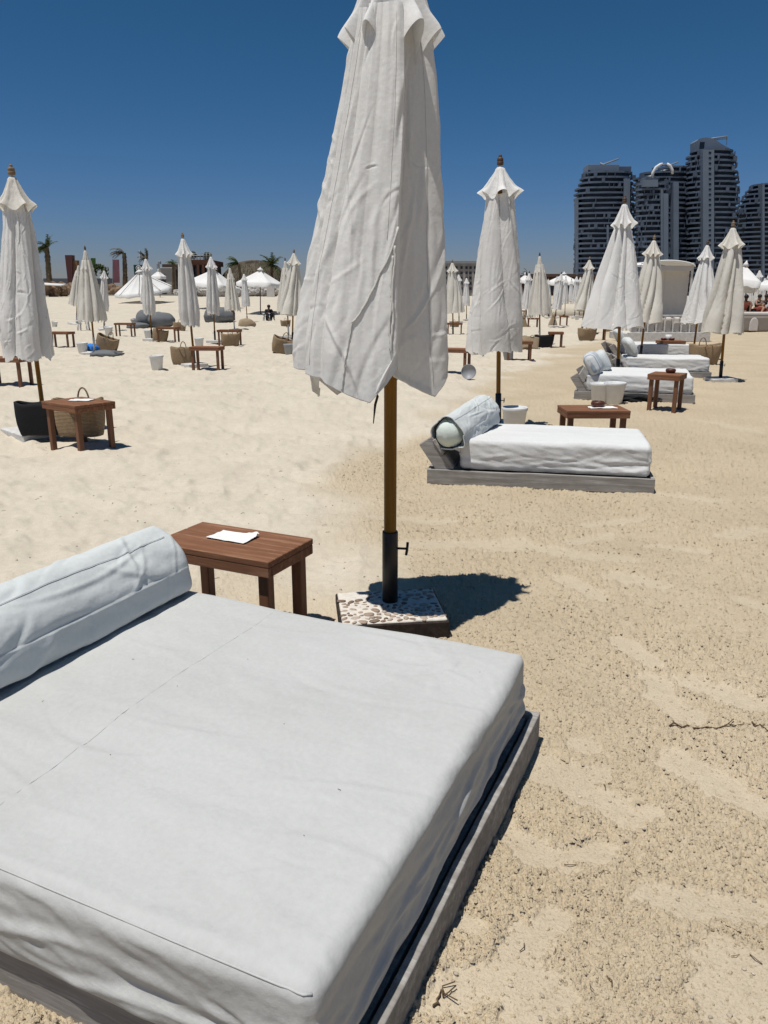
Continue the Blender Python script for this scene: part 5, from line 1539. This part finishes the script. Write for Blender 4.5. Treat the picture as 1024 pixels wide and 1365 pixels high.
# ------------------------------------------------------------------ towers
def tower_mats():
    m, nt, b, out = mat_new('tower_glass'); v = coords(nt)
    c = ramp(nt, tnoise(nt, coords(nt, (.35, .35, .30)), 1., 2.), [(.35, (.006, .013, .027)), (.7, (.016, .030, .055))])
    nt.links.new(c, b.inputs['Base Color']); set_rough(b, .35, .25); M['tglass'] = m
    M['tconc'] = plain('tower_concrete', (.085, .115, .165), .85, .2, .12, .12, 0)
    M['tconc2'] = plain('tower_pale_concrete', (.135, .175, .235), .85, .2, .08, .12, 0)
    M['twhite'] = plain('tower_white_steel', (.62, .63, .64), .5, .4, .05, .2, 0)
tower_mats()
GTW = 'residential towers beyond the beach'
def tower(label, edges, Y, depth, seed, strips=(), fl=3.45, bulge=2.6):
    """edges: list of (y pixel, left x, right x) from the foot to the roof"""
    rs = random.Random(seed)
    ys = [e[0] for e in edges]
    cxp = (edges[0][1] + edges[0][2]) / 2
    base = at(cxp, 396, Y); base[2] = 0
    root = thing('tower_block', label, 'tower', tuple(base), 0, GTW)
    zs = [at(cxp, e[0], Y)[2] for e in edges]; zs[0] = 0
    Ls = [at(e[1], e[0], Y)[0] - base[0] for e in edges]; Rs = [at(e[2], e[0], Y)[0] - base[0] for e in edges]
    top = zs[-1]
    def plan(z, out, n=72):
        l = np.interp(z, zs, Ls); r = np.interp(z, zs, Rs); c = (l + r) / 2; w = (r - l) / 2
        a = np.linspace(0, 2 * math.pi, n, endpoint=False)
        x = np.sign(np.cos(a)) * np.abs(np.cos(a)) ** (2 / bulge) * (w + out); y = np.sign(np.sin(a)) * np.abs(np.sin(a)) ** (2 / bulge) * (depth / 2 + out)
        return np.stack([c + x, depth / 2 + y], -1), a
    core = MB(); rows = []; n = 72
    lv = np.unique(np.concatenate([np.linspace(0, top, 24), zs]))
    for z in lv:
        p, a = plan(z, -2.4); rows.append(np.column_stack([p, np.full(n, z)]))
    core.add(np.concatenate(rows), grid_faces(n, len(rows), True).tolist() + [list(range((len(rows) - 1) * n, len(rows) * n))])
    core.build('glass_core', M['tglass'], root)
    nf = int(top / fl)
    for k in range(1, nf + 1):
        z = k * top / nf; mb = MB()
        p, a = plan(min(z, top - .01), 0)
        o = .55 + .75 * noise(a * 2.2, z * .055, 0, seed) + .35 * (noise(a * 6, z * .5, 0, seed + 1) > .2)
        o = np.clip(o, -.9, 1.2) - .9
        q = np.stack([p[:, 0] + np.cos(a) * o, p[:, 1] + np.sin(a) * o], -1)
        th = 1.25 + .25 * noise(a * 3, z * .2, 0, seed + 2)
        lo = np.column_stack([q, np.full(n, z - .35)]); hi = np.column_stack([q, z - .35 + th])
        F_ = grid_faces(n, 2, True).tolist() + [list(range(n))[::-1], list(range(n, 2 * n))]
        mb.add(np.concatenate([lo, hi]), F_)
        for i in range(n):                              # party walls and closed balconies between the slabs
            if np.sin(a[i]) < .2 and rs.random() < .13 and k < nf:
                w = rs.choice([.3, .3, 1.2, 2.2])
                box(mb, (w, 1.6, top / nf - .3), (p[i, 0] * 1 - np.cos(a[i]) * .9, p[i, 1] - np.sin(a[i]) * .9, z + top / nf / 2), None, .02)
        mb.build('floor_slab', M['tconc'], root)
    for xa, xb, y0, y1, out, windows in strips:
        tl, tr_ = at(xa, y0, Y) - base, at(xb, y0, Y) - base; bl, br = at(xa, y1, Y) - base, at(xb, y1, Y) - base
        w = tr_[0] - tl[0]; zt = tl[2]; zb = max(0, bl[2]); zm = (zt + zb) / 2
        def front(x, z):
            l = np.interp(z, zs, Ls); r = np.interp(z, zs, Rs); s_ = min(.98, abs(x - (l + r) / 2) / ((r - l) / 2))
            return depth / 2 - depth / 2 * (1 - s_ ** bulge) ** (1 / bulge) - out
        xt, xb_ = (tl[0] + tr_[0]) / 2, (bl[0] + br[0]) / 2; yt, yb = front(xt, zt - 2), front(xb_, zb + 1)
        yf = min(yt, yb)
        V_ = [(xb_ - w / 2, yf, zb), (xb_ + w / 2, yf, zb), (xt + w / 2, yf, zt), (xt - w / 2, yf, zt)]; V_ += [(a_, yf + 7, c_) for a_, _, c_ in V_]
        st = MB(); st.add(V_, [(0, 1, 2, 3), (7, 6, 5, 4), (0, 4, 5, 1), (1, 5, 6, 2), (2, 6, 7, 3), (3, 7, 4, 0)])
        so = st.build('stair_core', M['tconc2'], root)
        if windows:
            wm = MB()
            for k in range(int((zt - zb) / fl)):
                box(wm, (w * .22, .3, 1.3), (xb_ + (xt - xb_) * (k + .6) * fl / (zt - zb) + w * .12, yf - .02, zb + (k + .6) * fl), None, .02)
            wm.build('stair_windows', M['tglass'], so)
    return root, base

def tw_box(root, base, name, x0, x1, y0, y1, Y, d, dy, mat):
    A = at(x0, y1, Y); B_ = at(x1, y0, Y); mb = MB()
    box(mb, (B_[0] - A[0], d, B_[2] - A[2]), ((A[0] + B_[0]) / 2 - base[0], dy + d / 2, (A[2] + B_[2]) / 2), None, .1)
    return mb.build(name, mat, root)
def boom(root, base, pts, Y, dy, r, mat='steel'):
    mb = MB()
    P_ = [at(*p, Y) - base + np.array([0, dy, 0]) for p in pts]
    tube(mb, P_, r, 8); mb.build('maintenance_crane', M[mat], root, True)

YT = 600.
r1, bb = tower('leftmost tower, broad with a grey box on its roof and stepped left shoulder', [(396, 771, 852), (258, 771.5, 852), (250, 772.5, 852), (246, 776, 851), (237, 779, 850), (229, 782, 849)], YT, 26, 3,
               [(832, 840, 238, 396, 1.6, False), (771.5, 774, 262, 396, .8, False), (809, 811, 300, 396, 1., False)])
tw_box(r1, bb, 'roof_box', 786, 829, 217.5, 232, YT, 14, 6, M['tconc2']); tw_box(r1, bb, 'roof_box', 824, 847, 219, 231, YT, 10, 9, M['tconc'])
tw_box(r1, bb, 'roof_vent', 786.5, 790, 225, 231, YT, .4, 5.7, M['tglass'])
boom(r1, bb, [(804, 217), (812, 215), (831, 208)], YT, 12, .55); boom(r1, bb, [(806, 214), (815, 218)], YT, 12, .7)
r2, bb = tower('low front tower block with a pale roof step, between the broad and the crowned tower', [(396, 852, 896), (246, 853, 896), (242, 856, 894), (238, 857, 882)], YT - 22, 16, 9,
               [(884, 891, 258, 396, .8, False), (857, 877, 239.5, 249, .9, False), (881, 883, 252, 396, 1.2, False)])
r3, bb = tower('middle tower crowned by two white arcs, rounded stack of balconies', [(396, 851, 934), (234, 852, 933), (230, 860, 932), (225, 872, 931), (222, 886, 929)], YT + 8, 28, 15,
               [(894, 901, 244, 396, 6.0, False)], bulge=2.2)
for pts in ([(871, 238), (873, 229), (877, 222), (883, 218), (886, 217)], [(892, 217), (896, 220), (899, 226), (899, 231)]):
    mb = MB(); P_ = [at(*q, YT) - bb + np.array([0, 4, 0]) for q in pts]; tube(mb, P_, [.9, 1.1, 1.1, 1.0, .8][:len(P_)], 8); mb.build('crown_arc', M['twhite'], r3, True)
mb = MB(); P_ = [at(*q, YT) - bb + np.array([0, 5, 0]) for q in ((884, 219.5), (890, 218), (894, 219))]; tube(mb, P_, .7, 8); mb.build('crown_beam', M['tconc2'], r3, True)
boom(r3, bb, [(894, 218), (900, 217), (911, 213)], YT, 10, .5); tw_box(r3, bb, 'roof_box', 900, 922, 220.5, 224, YT, 8, 8, M['tconc'])
r4, bb = tower('tallest tower with a curved roof block and bulging right side', [(396, 924, 991), (330, 924, 992.5), (270, 924.5, 994), (238, 925, 994), (215, 925, 991), (206, 925.5, 989), (199, 930, 986)], YT - 4, 26, 21,
               [(936, 951, 200, 396, 2.2, True)], bulge=2.4)
mb = MB(); P0 = []
for q in [(933, 199.5), (933, 186), (936, 183), (944, 181), (952, 181.5), (960, 185), (968, 190.5), (977, 195), (980, 199.5)]: P0.append(at(*q, YT) - bb)
k = len(P0); V = [p + np.array([0, 6, 0]) for p in P0] + [p + np.array([0, 18, 0]) for p in P0]
mb.add(V, [tuple(range(k))[::-1], tuple(range(k, 2 * k))] + [(i, (i + 1) % k, (i + 1) % k + k, i + k) for i in range(k)]); mb.build('roof_block', M['tconc2'], r4)
tw_box(r4, bb, 'roof_opening', 933.5, 941, 188.5, 199, YT, .5, 5.6, M['tglass'])
boom(r4, bb, [(952, 182), (962, 180.5), (977, 178.5)], YT, 9, .55); boom(r4, bb, [(955, 183.5), (977, 181.5)], YT, 9, .4); boom(r4, bb, [(976, 179), (976, 190)], YT, 9, .25)
r5, bb = tower('bluish stepped tower cut by the right edge of the view', [(396, 992, 1092), (285, 994, 1092), (280, 996, 1092), (268, 1000, 1090), (262, 1004, 1090), (244, 1017, 1088)], YT + 30, 34, 27, [(1016, 1019, 244, 396, 2., False)], bulge=2.3)

# ------------------------------------------------------------------ small litter on the sand
def litter():
    rs = random.Random(21); mb = MB()
    for i in range(1500):
        a = rs.uniform(-.62, .62); d = rs.uniform(1.1, 9.) if i % 3 else rs.uniform(1.1, 4.5)
        x, y = d * math.sin(a), d * math.cos(a)
        g = ground(x, y); k = rs.random()
        if k < .62:                                     # crumbs of shell and coral
            r_ = rs.uniform(.0025, .007); blob(mb, (x, y, g + r_ * .3), (r_, r_ * rs.uniform(.6, 1), r_ * .6), 4, rotm(rs.uniform(0, 3), 0, rs.uniform(0, 6)), i % 50, .3)
    mb.build('shell_litter', plain('shell_crumbs', (.42, .37, .30), .8, .2, .35, 9., 0), None, True)['kind'] = 'stuff'
    mb = MB()
    for i in range(260):
        a = rs.uniform(-.6, .6); d = rs.uniform(1.1, 8.)
        x, y = d * math.sin(a), d * math.cos(a); g = ground(x, y); L = rs.uniform(.008, .035); q = rs.uniform(0, 6.3)
        tube(mb, [(x, y, g + .004), (x + L * math.cos(q) * .5 + rs.gauss(0, .003), y + L * math.sin(q) * .5, g + .008), (x + L * math.cos(q + .4), y + L * math.sin(q + .4), g + .004)], rs.uniform(.0008, .0016), 4)
    mb.build('seaweed_litter', M['twig'], None, False)['kind'] = 'stuff'
litter()
def clods():
    """loose crumbs of damp sand lying on the coarse zone"""
    rs = np.random.RandomState(5); n = 115000
    a = rs.uniform(-.55, .85, n); d = 1.05 * np.exp(rs.uniform(0, 1, n) * math.log(9.))
    x, y = d * np.sin(a), d * np.cos(a)
    h, cm = sand_height(x, y, True)
    keep = cm > .70 + .27 * rs.rand(n)
    ob = np.array([[.539, 2.362]]); u_ = (np.stack([x, y], -1) - b0) @ np.array([[math.cos(R0), -math.sin(R0)], [math.sin(R0), math.cos(R0)]])
    keep &= ~((np.abs(u_[:, 0]) < .9) & (np.abs(u_[:, 1]) < .75))
    x, y, h, d = x[keep], y[keep], h[keep], d[keep]; n = len(x)
    T = []
    for k in range(12):
        q = k / 12 * 6.283; T.append((math.cos(q), math.sin(q), .0))
    for k in range(6):
        q = k / 6 * 6.283 + .3; T.append((.62 * math.cos(q), .62 * math.sin(q), .72))
    T.append((0, 0, 1.)); T = np.array(T)
    Fc = []
    for k in range(6):
        Fc += [(12 + k, 2 * k, 2 * k + 1, 12 + k), (12 + k, 2 * k + 1, (2 * k + 2) % 12, 12 + (k + 1) % 6), (18, 12 + k, 12 + (k + 1) % 6, 18)]
    sz = (.0022 + .0042 * rs.rand(n) ** 2.5) * (1 + .045 * d)
    an = rs.uniform(0, 6.3, n); ca, sa = np.cos(an), np.sin(an); ex = rs.uniform(.6, 1.1, n)
    J = 1 + .42 * rs.uniform(-1, 1, (n, 19, 1)); P_ = T[None] * J
    px = P_[..., 0] * sz[:, None]; py = P_[..., 1] * (sz * ex)[:, None]; pz = P_[..., 2] * (sz * rs.uniform(.7, 1.2, n))[:, None]
    V = np.stack([px * ca[:, None] - py * sa[:, None] + x[:, None], px * sa[:, None] + py * ca[:, None] + y[:, None], pz + (h - sz * .15)[:, None]], -1).reshape(-1, 3)
    tri = [f for f in [(12 + k, 2 * k, 2 * k + 1) for k in range(6)] + [(18, 12 + k, 12 + (k + 1) % 6) for k in range(6)]]
    quad = [(12 + k, 2 * k + 1, (2 * k + 2) % 12, 12 + (k + 1) % 6) for k in range(6)]
    off = (np.arange(n) * 19)[:, None, None]
    tr = (np.array(tri)[None] + off).reshape(-1, 3); qd = (np.array(quad)[None] + off).reshape(-1, 4)
    me = bpy.data.meshes.new('sand_clods'); me.vertices.add(len(V)); me.vertices.foreach_set('co', V.astype(np.float32).ravel())
    li = np.concatenate([tr.ravel(), qd.ravel()]).astype(np.int32); me.loops.add(len(li)); me.loops.foreach_set('vertex_index', li)
    ls = np.concatenate([np.arange(len(tr)) * 3, len(tr) * 3 + np.arange(len(qd)) * 4]).astype(np.int32)
    me.polygons.add(len(ls)); me.polygons.foreach_set('loop_start', ls)
    me.polygons.foreach_set('loop_total', np.concatenate([np.full(len(tr), 3), np.full(len(qd), 4)]).astype(np.int32)); me.update(calc_edges=True)
    at_ = me.attributes.new('coarse', 'FLOAT', 'POINT'); at_.data.foreach_set('value', np.ones(len(V), np.float32))
    me.materials.append(M['sand']); link('sand_clods', me)['kind'] = 'stuff'
clods()
def twig(label, a, b, r, seed):
    A, B_ = G(*a), G(*b); mb = MB(); rs = random.Random(seed); P_ = []
    for k in np.linspace(0, 1, 12):
        p = A * (1 - k) + B_ * k; p = p + np.array([rs.gauss(0, .004), rs.gauss(0, .006)]); P_.append((p[0], p[1], ground(*p) + .006))
    o0 = np.array(P_[0]); P_ = [tuple(np.array(q) - o0) for q in P_]
    tube(mb, P_, [r * (1 - .5 * k) for k in np.linspace(0, 1, 12)], 6)
    for k in (8, 9, 10):
        q = np.array(P_[k]); tube(mb, [q, q + np.array([.03, rs.uniform(-.03, .03), .006])], r * .5, 5)
    tag(mb.build('twig', M['twig'], None, True, tuple(o0)), label, 'twig', 'dry twigs on the sand')
twig('long thin dry twig on the coarse sand right of the big daybed', (888, 971), (990, 967), .0035, 2)
twig('short dry twig on the sand below the long thin one', (1003, 968), (1030, 978), .003, 3)
twig('small dark seaweed sprig on the sand beside the lower frame of the big daybed', (578, 1350), (592, 1325), .003, 4)

# ------------------------------------------------------------------ light, sky, air, camera
SUN = Vector((-.64, -.50, 2.9)).normalized()
sd = bpy.data.lights.new('sun', 'SUN'); sd.energy = 4.5; sd.angle = D(.53); sd.color = (1., .955, .88)
so = bpy.data.objects.new('sun', sd); COL.objects.link(so); so.rotation_euler = SUN.to_track_quat('Z', 'Y').to_euler()
W = bpy.data.worlds.new('World'); SC.world = W; W.use_nodes = True
nt = W.node_tree; bg = nt.nodes['Background']
sky = nt.nodes.new('ShaderNodeTexSky'); sky.sky_type = 'NISHITA'; sky.sun_disc = False
sky.sun_elevation = math.asin(SUN.z); sky.sun_rotation = math.atan2(SUN.x, SUN.y)
sky.altitude = 0; sky.air_density = 1.0; sky.dust_density = .3; sky.ozone_density = 3.5
tint = nt.nodes.new('ShaderNodeMix'); tint.data_type = 'RGBA'; tint.blend_type = 'MULTIPLY'; tint.inputs[0].default_value = 1.
tint.inputs[7].default_value = (.74, .88, 1.0, 1)
nt.links.new(sky.outputs[0], tint.inputs[6])
# the phone's deep blue: a per-channel contrast curve on the clear-sky radiance
sep = nt.nodes.new('ShaderNodeSeparateColor'); cmb = nt.nodes.new('ShaderNodeCombineColor'); nt.links.new(tint.outputs[2], sep.inputs[0])
def chan(i, k, g):
    a = nt.nodes.new('ShaderNodeMath'); a.operation = 'MULTIPLY'; a.inputs[1].default_value = .05
    p = nt.nodes.new('ShaderNodeMath'); p.operation = 'POWER'; p.inputs[1].default_value = g
    m = nt.nodes.new('ShaderNodeMath'); m.operation = 'MULTIPLY'; m.inputs[1].default_value = k * 10
    nt.links.new(sep.outputs[i], a.inputs[0]); nt.links.new(a.outputs[0], p.inputs[0]); nt.links.new(p.outputs[0], m.inputs[0]); nt.links.new(m.outputs[0], cmb.inputs[i])
chan(0, 3.39, 1.76); chan(1, 1.107, 1.155); chan(2, 2.10, 1.53)
nt.links.new(cmb.outputs[0], bg.inputs[0]); bg.inputs[1].default_value = .1
cam = bpy.data.cameras.new('camera'); co = bpy.data.objects.new('camera', cam); COL.objects.link(co)
cam.sensor_fit = 'VERTICAL'; cam.sensor_height = 36.; cam.lens = F / 1365. * 36.
cam.clip_start = .05; cam.clip_end = 5000
co.location = (0, 0, H0); co.rotation_euler = (math.pi / 2 - PITCH, 0, 0)
SC.camera = co
SC.view_settings.view_transform = 'Standard'; SC.view_settings.look = 'None'; SC.view_settings.exposure = 0.
SC.render.engine = 'CYCLES'
try:
    SC.cycles.use_denoising = True; SC.cycles.max_bounces = 6; SC.cycles.diffuse_bounces = 3
except Exception: pass
